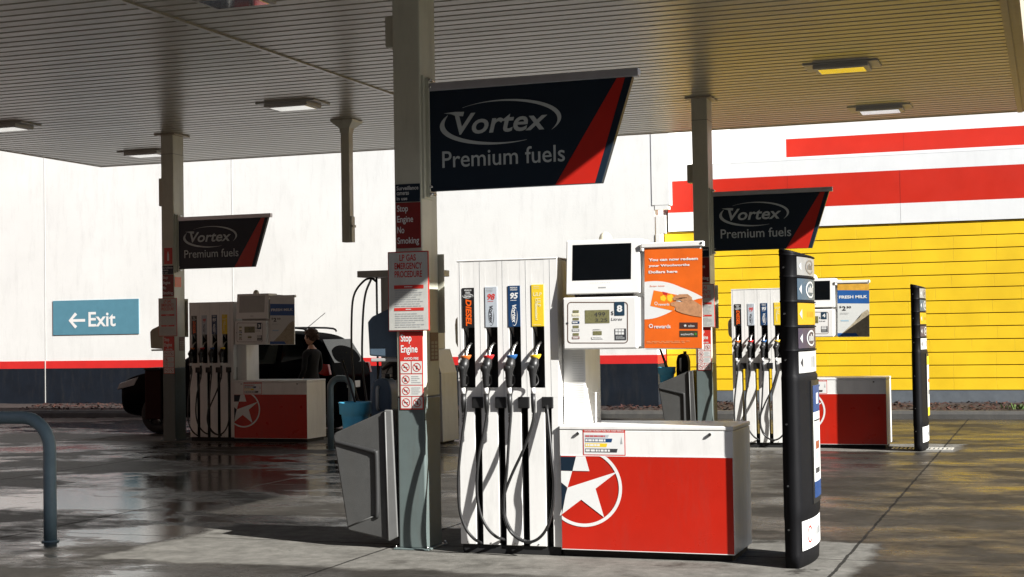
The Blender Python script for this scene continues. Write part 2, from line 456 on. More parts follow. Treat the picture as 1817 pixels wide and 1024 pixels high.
# ---------------------------------------------------------------- white building on the left
WALLW = mat('white_wall_paint', (0.76, 0.76, 0.73), 0.6, var=0.07, scale=0.5, bump=0.15, bscale=30, dirt=0.12)
WRED = mat('wall_red_stripe', (0.62, 0.02, 0.018), 0.55, var=0.1, scale=3)
WNAVY = mat('wall_navy_dado', (0.007, 0.011, 0.018), 0.6, var=0.3, scale=2.5, bump=0.2, dirt=0.15, spec=0.25)
WBLUE = mat('plinth_grey', (0.10, 0.115, 0.13), 0.7, var=0.2, bump=0.3)
WY = 18.9
wb = thing('white_building', 'long white building wall with navy base and thin red stripe behind the pumps', 'building', (-12, WY, 0))
def loc(mbld, name, par):
    o = mbld.build(name, par); o.matrix_parent_inverse = Matrix.Translation(-Vector(par.location)); return o
XE = -3.13
q = MB(); q.box(-34, XE, WY, WY + 8, 0, 8.4, WALLW); loc(q, 'wall', wb)
q = MB(); q.box(-34, XE + 0.012, WY - 0.012, WY + 7.9, 1.068, 1.245, WRED); loc(q, 'red_stripe', wb)
q = MB(); q.box(-34, XE + 0.014, WY - 0.015, WY + 7.9, 0.0, 1.068, WNAVY); loc(q, 'dado', wb)
JNT = mat('joint_sealant', (0.60, 0.60, 0.57), 0.7)
for x in (-33.3, -28.2, -23.12, -18.053, -12.979, -8.1):
    q = MB(); q.box(x - 0.011, x + 0.011, WY - 0.003, WY + 0.05, 1.245, 8.39, JNT); q.box(x - 0.011, x + 0.011, WY - 0.0175, WY + 0.05, 0.2, 1.245, JNT); loc(q, 'panel_joint', wb)
# rainwater head and downpipe at the corner
q = MB()
q.box(-3.19, -2.80, WY - 0.010, WY + 0.20, 4.30, 8.3, WALLW, 0.012)
q.box(-3.12, -2.84, WY - 0.008, WY + 0.18, 4.22, 4.299, WALLW)
q.box(-3.11, -2.90, WY - 0.009, WY + 0.06, 3.72, 4.10, WALLW, 0.006)
q.box(-3.112, -3.02, WY - 0.018, WY + 0.05, 3.0, 3.719, WALLW, 0.004)
loc(q, 'downpipe', wb)

# exit sign on it
t = thing('exit_sign', 'teal EXIT sign with white left arrow on the white wall', 'sign', (-16.6, WY, 1.85))
xa, za = PX(92, 595, WY - 0.06); xb, zb = PX(244, 530, WY - 0.06)
q = MB(); q.box(xa, xb, WY - 0.014, WY - 0.001, za, zb, TEAL, 0.003); loc(q, 'panel', t)
q = MB(); y = WY - 0.0165
x0, z0 = PX(157, 580, y); x1, z1 = PX(205, 555, y)
q.text('Exit', x0, x1, z0, z1 + 0.03, y, OFFW, bold=0.018)
ax, az = PX(123, 569, y); bx_, _ = PX(151, 569, y); h = 0.19; th = 0.032
q.flat([(ax + 0.02, az - th), (bx_, az - th), (bx_, az + th), (ax + 0.02, az + th)], y, OFFW)
q.flat([(ax - 0.02, az), (ax + 0.16, az + h), (ax + 0.22, az + h - 0.05), (ax + 0.06, az)], y - 0.001, OFFW)
q.flat([(ax - 0.02, az), (ax + 0.16, az - h), (ax + 0.22, az - h + 0.05), (ax + 0.06, az)], y - 0.0015, OFFW)
loc(q, 'lettering', t)

# ---------------------------------------------------------------- yellow shop
YY = 19.6
def groove_mat():
    m = bpy.data.materials.new('yellow_painted_block'); m.use_nodes = True
    t = m.node_tree; b = t.nodes['Principled BSDF']; L = t.links.new
    tc = nn(t, 'ShaderNodeTexCoord')
    n1 = nn(t, 'ShaderNodeTexNoise'); n1.inputs['Scale'].default_value = 1.6; n1.inputs['Detail'].default_value = 8
    L(tc.outputs['Object'], n1.inputs['Vector'])
    r = nn(t, 'ShaderNodeValToRGB'); r.color_ramp.elements[0].position = 0.3; r.color_ramp.elements[1].position = 0.7
    r.color_ramp.elements[0].color = (0.70, 0.45, 0.006, 1); r.color_ramp.elements[1].color = (0.80, 0.535, 0.009, 1)
    L(n1.outputs[0], r.inputs[0])
    n2 = nn(t, 'ShaderNodeTexNoise'); n2.inputs['Scale'].default_value = 7; n2.inputs['Detail'].default_value = 10; n2.inputs['Roughness'].default_value = 0.8
    L(tc.outputs['Object'], n2.inputs['Vector'])
    r2 = nn(t, 'ShaderNodeValToRGB'); r2.color_ramp.elements[0].position = 0.70; r2.color_ramp.elements[1].position = 0.76
    L(n2.outputs[0], r2.inputs[0])
    mx = nn(t, 'ShaderNodeMix', data_type='RGBA'); L(r2.outputs[0], mx.inputs['Factor']); L(r.outputs[0], mx.inputs['A']); mx.inputs['B'].default_value = (0.42, 0.24, 0.02, 1)
    L(mx.outputs['Result'], b.inputs['Base Color']); b.inputs['Roughness'].default_value = 0.55
    n3 = nn(t, 'ShaderNodeTexNoise'); n3.inputs['Scale'].default_value = 45; n3.inputs['Detail'].default_value = 6
    L(tc.outputs['Object'], n3.inputs['Vector'])
    bp = nn(t, 'ShaderNodeBump'); bp.inputs['Strength'].default_value = 0.35; bp.inputs['Distance'].default_value = 0.012
    L(n3.outputs[0], bp.inputs['Height']); L(bp.outputs[0], b.inputs['Normal'])
    return m
YEL = groove_mat()
YGR = mat('dark_mortar', (0.16, 0.085, 0.01), 0.8)  # darker ochre tone behind the block joints
ys = thing('yellow_shop', 'yellow block shop wall under red and white striped fascia', 'building', (1, YY, 0))
q = MB()
q.box(-3.10, 16, YY + 0.035, YY + 6, 0.0, 3.79, YGR)
zt = 3.76; dz = 0.2535
zl = [0.478]
z = PX(1700, 828 / 2.846 + 380, YY)[1]
edges = [0.478] + [z + dz * i for i in range(13)] + [3.79]
edges = sorted(e for e in edges if e <= 3.79)
for a, b in zip(edges[:-1], edges[1:]):
    if b - a < 0.03: continue
    # courses of long blocks with tight perpends
    x = -3.10
    off = random.uniform(0, 0.6)
    while x < 16:
        x2 = min(16, x + (0.5 + off if x == -3.10 else 0.8))
        q.box(x, x2 - 0.0025, YY + random.uniform(-0.0004, 0.0004), YY + 0.04, a + 0.009, b - 0.009, YEL, 0.003, 1)
        x = x2
loc(q, 'wall', ys)
q = MB(); q.box(-3.12, 16.02, YY - 0.03, YY + 5.9, 0.0, 0.475, WBLUE); loc(q, 'plinth', ys)
FW = mat('fascia_white', (0.74, 0.75, 0.74), 0.45, var=0.06, scale=1.2, dirt=0.05)
FR = mat('fascia_red', (0.52, 0.020, 0.007), 0.42, var=0.08, scale=1.5)
q = MB(); f0, f1 = YY - 0.022, YY + 0.5
q.box(-3.01, 16, f0, f1, 3.80, 4.192, FW)
q.box(-3.01, 16, f0, f1, 4.192, 4.852, FR)
q.box(-3.01, 16, f0, f1, 4.852, 5.16, FW)
q.box(-3.02, 16, f0 - 0.002, f1, 5.16, 5.175, FW)
for x in (-0.51, 1.72, 4.2, 6.9, 9.4, 12): q.box(x - 0.004, x + 0.004, f0 - 0.002, f0 + 0.1, 4.195, 4.85, mat('seam_red', (0.36, 0.016, 0.007), 0.5)); q.box(x - 0.003, x + 0.003, f0 - 0.002, f0 + 0.1, 3.805, 4.19, mat('seam_white', (0.55, 0.55, 0.54), 0.5))
loc(q, 'fascia', ys)
q = MB(); u0 = YY + 1.0
q.box(-0.69, 16, u0, u0 + 3, 4.6, 5.34, FW); q.box(-0.69, 16, u0, u0 + 3, 5.34, 5.725, FR); q.box(-0.69, 16, u0, u0 + 3, 5.725, 6.6, FW)
for x in (1.72, 4.2, 6.9): q.box(x - 0.003, x + 0.003, u0 - 0.002, u0 + 0.1, 5.345, 5.72, mat('seam_red', (0.36, 0.016, 0.007), 0.5))
loc(q, 'upper_parapet', ys)
q = MB(); q.box(-3.0, -0.7, YY + 0.5, YY + 5.9, 4.9, 5.1, FW); loc(q, 'roof', ys)
# bright building beyond
db = thing('distant_building', 'plain white gabled building seen over the shop parapet', 'building', (-3, 34, 0))
q = MB(); q.prism([(-12, 0), (-1.2, 0), (-1.2, 7.35), (-2.8, 8.1), (-12, 8.1)], 30, 40, WALLW, 'y'); loc(q, 'wall', db)
q = MB(); RB = mat('blue_grey_roof', (0.25, 0.36, 0.48), 0.5)
q.prism([(-1.1, 7.37), (-1.1, 7.55), (-2.8, 8.35), (-12, 8.35), (-12, 8.12), (-2.8, 8.12)], 29.8, 40.2, RB, 'y'); loc(q, 'roof', db)

# green weed at the kerb on the right
GREEN = mat('weed_leaf', (0.06, 0.12, 0.02), 0.6, var=0.4, scale=20)
q = MB()
for i in range(70):
    a = random.uniform(0, 6.28); r = random.uniform(0.0, 0.30); c = Vector((r * math.cos(a) * 1.6, r * math.sin(a) * 0.8, 0))
    d = Vector((random.uniform(-0.6, 0.6), random.uniform(-0.6, 0.6), 1)).normalized() * random.uniform(0.05, 0.16)
    s = d.cross(Vector((random.uniform(-1, 1), random.uniform(-1, 1), 0.1))).normalized() * 0.012
    q.add([c - s, c + s, c + d * 0.7 + s * 0.8, c + d, c + d * 0.7 - s * 0.8], [[0, 1, 2, 3, 4]], GREEN)
o = q.build('weed'); o.location = (3.95, 18.55, 0.17); tag(o, 'small green weed growing in the bark at the far right', 'plant')

# unseen brick block added behind and left of the camera to darken the shade
BRK = mat('added_dark_brick', (0.10, 0.055, 0.04), 0.8, var=0.3, scale=8, bump=0.3)
t = thing('brick_sky_blocker', 'unseen dark brick block added behind the camera to block sky light', 'building', (-20, -24, 0))
q = MB(); q.box(-60, 42, -36, -24, 0, 13.5, BRK); q.box(-36, -23, -24, 17, 0, 16, BRK); loc(q, 'wall', t)
q = MB(); q.box(-60.3, 42.3, -36.3, -23.7, 13.501, 13.8, GREYP); loc(q, 'roof', t)
for i in range(9):
    q = MB(); q.box(-56 + i * 7, -53 + i * 7, -24.02, -23.9, 1.0, 3.0, GLASS); loc(q, 'window', t)

# unseen leaf screen added at the right to block low sky light
HEDGE = mat('added_hedge_leaf', (0.03, 0.05, 0.015), 0.8, var=0.5, scale=6)
q = MB()
for i in range(5600):
    c = Vector((random.uniform(32, 35), random.uniform(-26, 26), random.uniform(0, 14 + math.sin(i) * .8))); n_ = Vector((random.uniform(-1, 1), random.uniform(-1, 1), random.uniform(-1, 1))).normalized()
    a = n_.orthogonal().normalized() * .55; b_ = n_.cross(a)
    q.add([c - a, c - b_ * .6, c + a, c + b_ * .6], [[0, 1, 2, 3]], HEDGE)
kind(q.build('sky_blocking_hedge', weld=False), 'stuff')

# drain cover let into the concrete on the right
t = thing('drain_cover', 'pale steel drain cover in the wet concrete near the far right pylon', 'drain cover', (2.72, 11.0, 0))
q = MB()
for a, b_, c, d in ((-.42, .42, -.2, -.17), (-.42, .42, .17, .2), (-.42, -.39, -.17, .17), (.39, .42, -.17, .17)): q.box(a, b_, c, d, 0.001, 0.012, GREYP)
q.build('frame', t)
q = MB()
for i in range(13): q.box(-.372 + i * .06, -.342 + i * .06, -.169, .169, 0.001, 0.010, GREYP)
q.build('grating', t)
# ================================================================ CANOPY
CZ = 5.25
def deck_mat():
    m = mat('ribbed_deck_paint', (0.40, 0.375, 0.30), 0.33, var=0.12, scale=0.6, stretch=(0.25, 4, 4), rvar=0.06, dirt=0.0)
    return m
DECK = deck_mat()
FASC = mat('canopy_fascia_paint', (0.42, 0.36, 0.27), 0.5, var=0.1)
X0C, X1C, Y0C, Y1C = -13.6, 4.22, -3.8, 14.8
cp = thing('canopy', 'flat forecourt canopy with ribbed grey metal ceiling', 'canopy', (-4.6, 5.5, 0))
q = MB()
pitch = 0.24; n = int(round((Y1C - Y0C) / pitch))
prof = []
for i in range(n):
    y = Y0C + i * pitch
    prof += [(y, 0.0), (y + pitch * 0.74, 0.0), (y + pitch * 0.80, 0.026), (y + pitch * 0.94, 0.026)]
prof.append((Y0C + n * pitch, 0.0))
xs = [X0C, -9.1, -4.47, 0.0, 4.07]
vs = []; fs = []
for x in xs: vs += [(x, p[0], CZ + p[1]) for p in prof]
np_ = len(prof)
for i in range(len(xs) - 1):
    for j in range(np_ - 1): fs.append([i * np_ + j, i * np_ + j + 1, (i + 1) * np_ + j + 1, (i + 1) * np_ + j])
q.add(vs, fs, DECK); loc(q, 'ribbed_deck', cp)
q = MB()
q.box(-4.50, -4.44, Y0C, Y1C, CZ - 0.016, CZ + 0.035, DECK)
q.box(4.05, 4.13, Y0C, Y1C, CZ - 0.03, CZ + 0.05, FASC)
loc(q, 'cover_strip', cp)
q = MB(); q.box(4.13, 4.22, Y0C, Y1C, CZ - 0.0, CZ + 0.03, FASC); loc(q, 'edge_soffit', cp)
q = MB()
q.box(4.22, 4.26, Y0C - 0.06, Y1C + 0.06, CZ - 0.01, CZ + 0.8, FASC)
q.box(X0C - 0.06, X0C, Y0C - 0.06, Y1C + 0.06, CZ - 0.01, CZ + 0.8, FASC)
q.box(X0C, 4.22, Y0C - 0.06, Y0C, CZ - 0.01, CZ + 0.8, FASC)
q.box(X0C, 4.22, Y1C, Y1C + 0.06, CZ - 0.01, CZ + 0.8, FASC)
loc(q, 'fascia', cp)
q = MB(); q.box(X0C, 4.22, Y0C, Y1C, CZ + 0.6, CZ + 0.75, FASC); loc(q, 'roof', cp)

# ceiling lights
LIT = [(-11.42, 13.1, 'far left, half behind the left column'), (-6.17, 8.95, 'between the left and middle columns'),
       (-11.4, 9.0, 'at the left edge of the photo'), (1.95, 9.1, 'nearer of the two on the right, with yellow reflection'),
       (2.0, 13.35, 'farther of the two on the right, near the white fascia'), (-3.3, 2.25, 'at the top edge of the photo')]
for i, (x, y, w_) in enumerate(LIT):
    t = thing('ceiling_light', 'flat canopy ceiling light ' + w_, 'light', (x, y, CZ), 'flat lights under the canopy')
    if i == 4: t.rotation_euler = (R(-0.9), 0, 0)
    q = MB(); q.box(-0.49, 0.49, -0.27, 0.27, -0.022, -0.002, LIGHTB, 0.004); q.build('flange', t)
    q = MB(); q.box(-0.36, 0.36, -0.24, 0.24, -0.075, -0.022, LIGHTB, 0.010); q.build('housing', t)
    q = MB(); q.box(-0.30, 0.30, -0.19, 0.19, -0.082, -0.0755, LIGHTG, 0.003); q.build('diffuser', t)

# ---------------------------------------------------------------- columns and what hangs on them
def lines(q, x0, x1, z0, z1, n, y, m, seed=0, h=0.35):
    """rows of illegible small print"""
    rr = random.Random(seed)
    for i in range(n):
        zc = lerp(z1, z0, (i + 0.5) / n); hh = (z1 - z0) / n * h * 0.5
        x = x0; e = x0 + (x1 - x0) * rr.uniform(0.7, 1.0)
        while x < e - (x1 - x0) * 0.05:
            l = (x1 - x0) * rr.uniform(0.05, 0.2); l = min(l, e - x)
            q.rect(x, x + l, zc - hh, zc + hh, y, m); x += l + (x1 - x0) * 0.025

def no_icon(q, cx, cz, r, y, sd):
    q.ring(cx, cz, r * 0.84, r, y, REDINK, 24)
    rr = random.Random(sd)
    if sd % 3 == 0: q.flat([(cx - r * .5, cz - r * .12), (cx + r * .5, cz - r * .05), (cx + r * .5, cz + r * .1), (cx - r * .5, cz + r * .1)], y, DARKINK)
    elif sd % 3 == 1: q.flat([(cx - r * .12, cz - r * .5), (cx + r * .15, cz - r * .5), (cx + r * .22, cz), (cx + r * .05, cz + r * .5), (cx - r * .2, cz + .1 * r)], y, DARKINK)
    else:
        q.disc(cx, cz + r * .3, r * .16, y, DARKINK, 12)
        q.flat([(cx - r * .45, cz - r * .45), (cx + r * .4, cz - r * .45), (cx + r * .2, cz + r * .1), (cx - r * .2, cz + r * .12)], y, DARKINK)
    a = math.pi * 0.75; c, s = math.cos(a), math.sin(a); wd = r * 0.09
    q.flat([(cx + c * r * .9 - s * wd, cz + s * r * .9 + c * wd), (cx + c * r * .9 + s * wd, cz + s * r * .9 - c * wd),
            (cx - c * r * .9 + s * wd, cz - s * r * .9 - c * wd), (cx - c * r * .9 - s * wd, cz - s * r * .9 + c * wd)], y - 0.0006, REDINK)

WHERE = {'M': 'nearest', 'L': 'left', 'R': 'right'}
BESIDE = {'M': 'beside the large front pump', 'L': 'beside the dark left pump', 'R': 'behind the orange poster'}
COLLAB = {'M': 'square grey canopy column in the foreground beside the large front pump', 'L': 'square dark canopy column beside the shaded left pump',
          'R': 'square grey canopy column in front of the yellow wall'}
def column(key):
    X, Y = ISL[key]; L3 = (X, Y, 0)
    t = thing('canopy_column', COLLAB[key], 'column', (X - 0.44, Y + 0.22, 0), 'square columns holding up the canopy')
    def put(mbl, name):
        o = mbl.build(name, t); o.location = (0.44, -0.17, 0); return o
    x0, x1 = -0.563, -0.322
    q = MB()
    pts = [(x0, 0.0), (x1, 0.0), (x1, 0.34), (x0, 0.34)]
    q.box(x0, x1, 0.0, 0.34, 1.24, CZ, COLUP, 0.012)
    q.box(x0 - 0.0005, x1 + 0.0005, -0.0005, 0.3405, 0.01, 1.24, COLLO, 0.012)
    put(q, 'post')
    q = MB(); q.box(x0 - 0.035, x1 + 0.035, -0.035, 0.375, 0.0, 0.014, COLLO, 0.004)
    for a in (x0 - 0.018, x1 + 0.018):
        for b in (-0.018, 0.358): q.tube([(a, b, 0.012), (a, b, 0.032)], 0.009, STEEL, 6)
    put(q, 'base_plate')
    q = MB(); q.box(x0 - 0.08, x1 + 0.08, -0.08, 0.42, CZ - 0.028, CZ - 0.003, FASC, 0.003); put(q, 'collar')
    q = MB(); q.box(x0 - 0.0025, x1 + 0.0025, -0.003, 0.343, 4.9, 4.905, DARKINK); put(q, 'weld_seam')
    # small junction box high on the left side
    z0, z1 = (4.14, 4.40) if key == 'M' else ((4.02, 4.5) if key == 'L' else (3.97, 4.25))
    b = thing('junction_box', 'small metal box high on the left side of the %s column' % WHERE[key], 'box', (X + x0 - 0.05, Y + 0.2, z0), 'boxes on the column sides')
    q = MB(); q.box(-0.045, 0.045, -0.07, 0.10, 0, z1 - z0, COLUP, 0.008); q.build('housing', b)
    q = MB(); q.box(-0.052, -0.046, -0.062, 0.092, 0.01, z1 - z0 - 0.01, COLUP, 0.002); q.build('lid', b)
    # notices on the front face
    def sign(name, label, group, z):
        return thing(name, label + ' on the ' + WHERE[key] + ' column', 'sign', (X - 0.44, Y + 0.05, z), group)
    def put2(mbl, nm, par, z):
        o = mbl.build(nm, par); o.location = (0.44, 0, -z); return o
    y = -0.006
    s = sign('notice_plate', 'small navy surveillance cameras notice', 'surveillance notices', 2.835)
    q = MB(); q.box(-0.553, -0.332, y, -0.001, 2.838, 2.984, NAVY, 0.001); put2(q, 'plate', s, 2.835)
    q = MB()
    q.text('Surveillance', -0.538, -0.345, 2.935, 2.968, y - .002, OFFW, bold=.01); q.text('cameras', -0.538, -0.43, 2.895, 2.919, y - .002, OFFW, bold=.01); q.text('in use', -0.538, -0.445, 2.852, 2.879, y - .002, OFFW, bold=.01)
    put2(q, 'lettering', s, 2.835)
    s = sign('notice_plate', 'dark red Stop Engine No Smoking notice', 'stop engine no smoking notices', 2.455)
    q = MB(); q.box(-0.548, -0.330, y, -0.001, 2.458, 2.832, mat('dull_red_ink', (0.22, 0.018, 0.014), 0.4), 0.001); put2(q, 'plate', s, 2.455)
    q = MB()
    for i, (wd, e, h) in enumerate((('Stop', -0.44, .07), ('Engine', -0.395, .07), ('No', -0.475, .055), ('Smoking', -0.345, .07))):
        zt = 2.812 - i * 0.088
        q.text(wd, -0.537, e, zt - h + (0.0 if h > .06 else 0.0), zt, y - .002, OFFW, bold=.012)
    put2(q, 'lettering', s, 2.455)
    s = sign('emergency_plate', 'white LP gas emergency procedure plate with red border', 'LP gas emergency plates', 1.78)
    q = MB(); q.box(-0.618, -0.255, -0.030, -0.018, 1.78, 2.43, REDINK, 0.004)
    q.box(-0.609, -0.264, -0.0325, -0.0301, 1.789, 2.421, mat('aged_white_plate', (0.52, 0.52, 0.48), 0.4, var=0.1, dirt=0.15))
    q.box(-0.50, -0.48, -0.018, 0.0, 1.9, 2.3, GREYP); q.box(-0.40, -0.38, -0.018, 0.0, 1.9, 2.3, GREYP)
    put2(q, 'plate', s, 1.78)
    q = MB(); yy = -0.0342
    q.text('LP GAS', -0.510, -0.365, 2.352, 2.405, yy, REDINK, bold=.015); q.text('EMERGENCY', -0.555, -0.312, 2.285, 2.338, yy, REDINK, bold=.015); q.text('PROCEDURE', -0.555, -0.312, 2.218, 2.271, yy, REDINK, bold=.015)
    q.rect(-0.562, -0.300, 2.125, 2.155, yy, REDINK); q.rect(-0.562, -0.300, 1.945, 1.97, yy, REDINK)
    lines(q, -0.555, -0.29, 1.975, 2.12, 8, yy, GREYINK, 3); lines(q, -0.555, -0.29, 1.805, 1.93, 7, yy, GREYINK, 4)
    lines(q, -0.47, -0.39, 2.131, 2.150, 1, yy - .001, OFFW, 5); lines(q, -0.46, -0.41, 1.948, 1.966, 1, yy - .001, OFFW, 6)
    put2(q, 'lettering', s, 1.78)
    s = sign('fire_notice', 'red Stop Engine avoid fire notice with prohibition symbols', 'avoid fire notices', 1.14)
    q = MB(); q.box(-0.533, -0.327, y, -0.001, 1.14, 1.774, REDINK, 0.001); put2(q, 'plate', s, 1.14)
    q = MB(); yy = y - .0015
    q.text('Stop', -0.520, -0.425, 1.675, 1.755, yy, OFFW, bold=.02); q.text('Engine', -0.520, -0.372, 1.585, 1.665, yy, OFFW, bold=.02)
    q.text('AVOID FIRE', -0.495, -0.365, 1.545, 1.566, yy, OFFW, bold=.02)
    W2 = mat('white_sticker', (0.66, 0.66, 0.62), 0.4, var=0.06)
    rows = [1.435, 1.342, 1.250, 1.150]; hts = [0.098, 0.084, 0.084, 0.092]
    for i, (zb_, h) in enumerate(zip(rows, hts)):
        if i in (0, 3):
            q.rect(-0.525, -0.434, zb_, zb_ + h, yy, W2); q.rect(-0.426, -0.335, zb_, zb_ + h, yy, W2)
            no_icon(q, -0.4795, zb_ + h / 2, 0.036, yy - .0012, i); no_icon(q, -0.3805, zb_ + h / 2, 0.036, yy - .0012, i + 1)
        else:
            q.rect(-0.525, -0.335, zb_, zb_ + h, yy, W2); no_icon(q, -0.4795, zb_ + h / 2, 0.034, yy - .0012, i + 1)
            lines(q, -0.43, -0.345, zb_ + .01, zb_ + h - .01, 4, yy - .0012, GREYINK, i)
    put2(q, 'lettering', s, 1.14)
    # on the right face and the back
    s = thing('side_sticker', 'small brown safety sticker on the right face of the %s column' % WHERE[key], 'sticker', (X + x1, Y + 0.27, 1.53), 'small side stickers')
    q = MB(); q.box(0.0012, 0.004, -0.082, 0.09, 0, 0.235, mat('brown_sticker', (0.16, 0.06, 0.035), 0.5), 0.0); q.build('backing', s)
    q = MB()
    BEI = mat('beige_ink', (0.30, 0.25, 0.18), 0.5)
    for r_ in range(5):
        for c_ in range(2):
            z = 0.016 + r_ * 0.031; yq = -0.066 + c_ * 0.075
            q.add([(0.0052, yq, z), (0.0052, yq + 0.055, z), (0.0052, yq + 0.055, z + 0.022), (0.0052, yq, z + 0.022)], [[0, 1, 2, 3]], BEI)
    q.build('print', s)
    s = thing('back_plate', 'dark edge of a notice plate fixed to the back of the %s column' % WHERE[key], 'sign', (X - 0.44, Y + 0.41, 1.76), 'plates on the column backs')
    q = MB(); q.box(-0.18, 0.155, 0.012, 0.024, 0, 0.66, COLUP, 0.003); q.build('plate', s)
    q = MB(); q.box(-0.06, -0.04, -0.02, 0.012, 0.1, 0.5, STEEL); q.box(0.04, 0.06, -0.02, 0.012, 0.1, 0.5, STEEL); q.build('bracket', s)
    # hanging brand sign
    s = thing('hanging_sign', {'M': 'large navy Vortex Premium fuels sign on the foreground column', 'L': 'small dark Vortex Premium fuels sign on the left column against the white wall',
                               'R': 'Vortex Premium fuels sign on the right column against the yellow wall'}[key], 'sign', (X - 0.3, Y + 0.16, 2.92), 'Vortex Premium fuels signs')
    def put3(mbl, nm):
        o = mbl.build(nm, s); o.location = (0.3, -0.15, -2.92); return o
    yf, yb = 0.12, 0.18
    def U(px, py):   # sign artwork, measured on an enlarged view of the front sign
        zz = 2.923 + .001255 * ((910 - .0578 * (px - 95)) - py)
        return (-0.277 + .001283 * (px - 80 - (py - 240) * .022), zz)
    tl, tr, br, bl = (-0.277, 3.745), (1.452, 3.745), (1.186, 2.923), (-0.277, 2.923)
    q = MB(); q.prism([bl, br, tr, tl], yf, yb, NAVY, 'y', 0.003); put3(q, 'panel')
    q = MB(); q.box(-0.31, 1.50, yf - 0.012, yb + 0.012, 3.747, 3.812, ALU, 0.004); put3(q, 'top_rail')
    q = MB()
    for (ys_, sg) in ((yf - 0.002, 1),):
        q.flat([(0.803, 2.9245), (1.132, 2.9245), (1.392, 3.7435), (1.326, 3.7435)], ys_, mat('sign_red', (0.50, 0.018, 0.010), 0.35, var=0.06))
    put3(q, 'red_stripe')
    q = MB(); yl = yf - 0.002
    x0_, z0_ = U(243, 528); x1_, z1_ = U(878, 385)
    q.text('Vortex', U(250, 0)[0], U(872, 0)[0], 3.372, 3.545, yl, SIGNW, shear=0.22, bold=0.018)
    q.flat([U(186, 400), U(262, 391), U(325, 391), U(318, 420), U(262, 416), U(240, 405)], yl - 0.0004, SIGNW)
    # swoosh: two tapering arcs of one ellipse
    cx, cz = (U(160, 460)[0] + U(970, 400)[0]) / 2, 3.457
    rx, rz = (U(970, 400)[0] - U(160, 460)[0]) / 2, 0.178
    def arc(a0, a1, wmax, peak):
        N = 40; I = []; O = []
        for i in range(N + 1):
            u = i / N; a = R(lerp(a0, a1, u))
            wd = wmax * max(0.02, math.sin(math.pi * min(1, max(0, u ** peak))))
            ti = R(2.0)
            def E(rr1, rr2):
                ex, ez = rr1 * math.cos(a), rr2 * math.sin(a)
                return (cx + ex, cz + ez + ex * 0.02)
            I.append(E(rx - wd, rz - wd * 0.62)); O.append(E(rx + 0.002, rz + 0.002))
        q.strip(O, I, yl, SIGNW)
    arc(128, -32, 0.040, 1.5); arc(150, 296, 0.050, 0.75)
    x0_, _ = U(162, 0); x1_, _ = U(982, 0)
    q.text('Premium fuels', x0_ - .0, x1_, 3.108, 3.246, yl, SIGNW, bold=0.006)
    put3(q, 'lettering')
    q = MB(); q.box(x1 - 0.002, x1 + 0.02, 0.06, 0.25, 2.86, 3.875, COLUP, 0.004); q.box(x1 + 0.02, -0.27, 0.10, 0.20, 2.875, 3.86, COLUP, 0.004)
    for z in (2.9, 2.96, 3.78, 3.84):
        q.tube([(-0.262, 0.095, z), (-0.262, 0.205, z)], 0.010, STEEL, 8)
    put3(q, 'bracket')
    # paper towel dispenser on the left side of the column
    s = thing('towel_dispenser', {'M': 'dark blue grey paper towel dispenser on the left side of the foreground column', 'L': 'beige grey towel dispenser on the left column against the white wall',
                                  'R': 'paper towel dispenser on the left side of the right column behind the poster'}[key], 'dispenser', (X - 0.57, Y + 0.1, 1.53), 'paper towel dispensers')
    mt = BLUEG if key != 'L' else TAN
    q = MB(); q.prism([(-0.262, 0.05), (-0.02, 0.03), (-0.005, 0.05), (-0.005, 0.46), (-0.10, 0.43), (-0.235, 0.375), (-0.275, 0.33)], 0.0, 0.24, mt, 'y', 0.012); q.build('cover', s)
    q = MB(); q.box(-0.25, -0.003, 0.0, 0.24, 0.0, 0.028, GREYP, 0.006); q.build('tray', s)
    q = MB(); q.box(-0.0045, 0.0065, 0.02, 0.22, 0.03, 0.42, GREYP); q.build('mounting_plate', s)
    return t
for kk in 'MLR': column(kk)
# extra stickers on the left column
X, Y = ISL['L']
s = thing('extinguisher_sign', 'red fire extinguisher sign high on the left column', 'sign', (X - 0.43, Y + 0.05, 3.01))
q = MB(); q.box(-0.08, 0.08, -0.006, -0.001, 0, 0.28, REDINK, 0.001); q.build('plate', s)
q = MB(); q.flat([(-0.018, 0.06), (0.018, 0.06), (0.018, 0.17), (0.008, 0.19), (0.008, 0.215), (-0.008, 0.215), (-0.008, 0.19), (-0.018, 0.17)], -0.008, OFFW); q.build('symbol', s)
s = thing('orange_sticker', 'small orange sticker on the right face of the left column', 'sticker', (X - 0.322, Y + 0.17, 2.62))
q = MB(); q.box(0.001, 0.004, -0.1, 0.1, 0, 0.17, ORANGE); q.build('backing', s)
# ================================================================ FUEL PUMPS
SLOT = [0.164, 0.361, 0.556, 0.753]
NOZ = [0.094, 0.289, 0.484, 0.681]
GUARD = [mat('orange_guard', (0.55, 0.13, 0.02), 0.4), mat('red_guard', (0.52, 0.02, 0.02), 0.4), mat('blue_guard', (0.02, 0.10, 0.28), 0.4), mat('yellow_guard', (0.75, 0.48, 0.02), 0.4)]
HOSES = [
    [(827, 722), (820, 775), (813.5, 840), (815, 900), (825, 935), (840, 955), (853, 963)],
    [(866, 722), (858, 770), (849, 815), (846, 870), (852, 910), (865, 937), (880, 952), (893, 957)],
    [(907, 722), (903, 780), (899, 840), (894, 885), (896, 915), (908, 942), (924, 957), (942, 962)],
    [(948, 722), (945, 750), (930, 795), (907, 845), (893.5, 885), (895, 918), (907, 945), (930, 961), (952, 958), (970, 938), (980, 905), (983, 860), (980, 820)]]
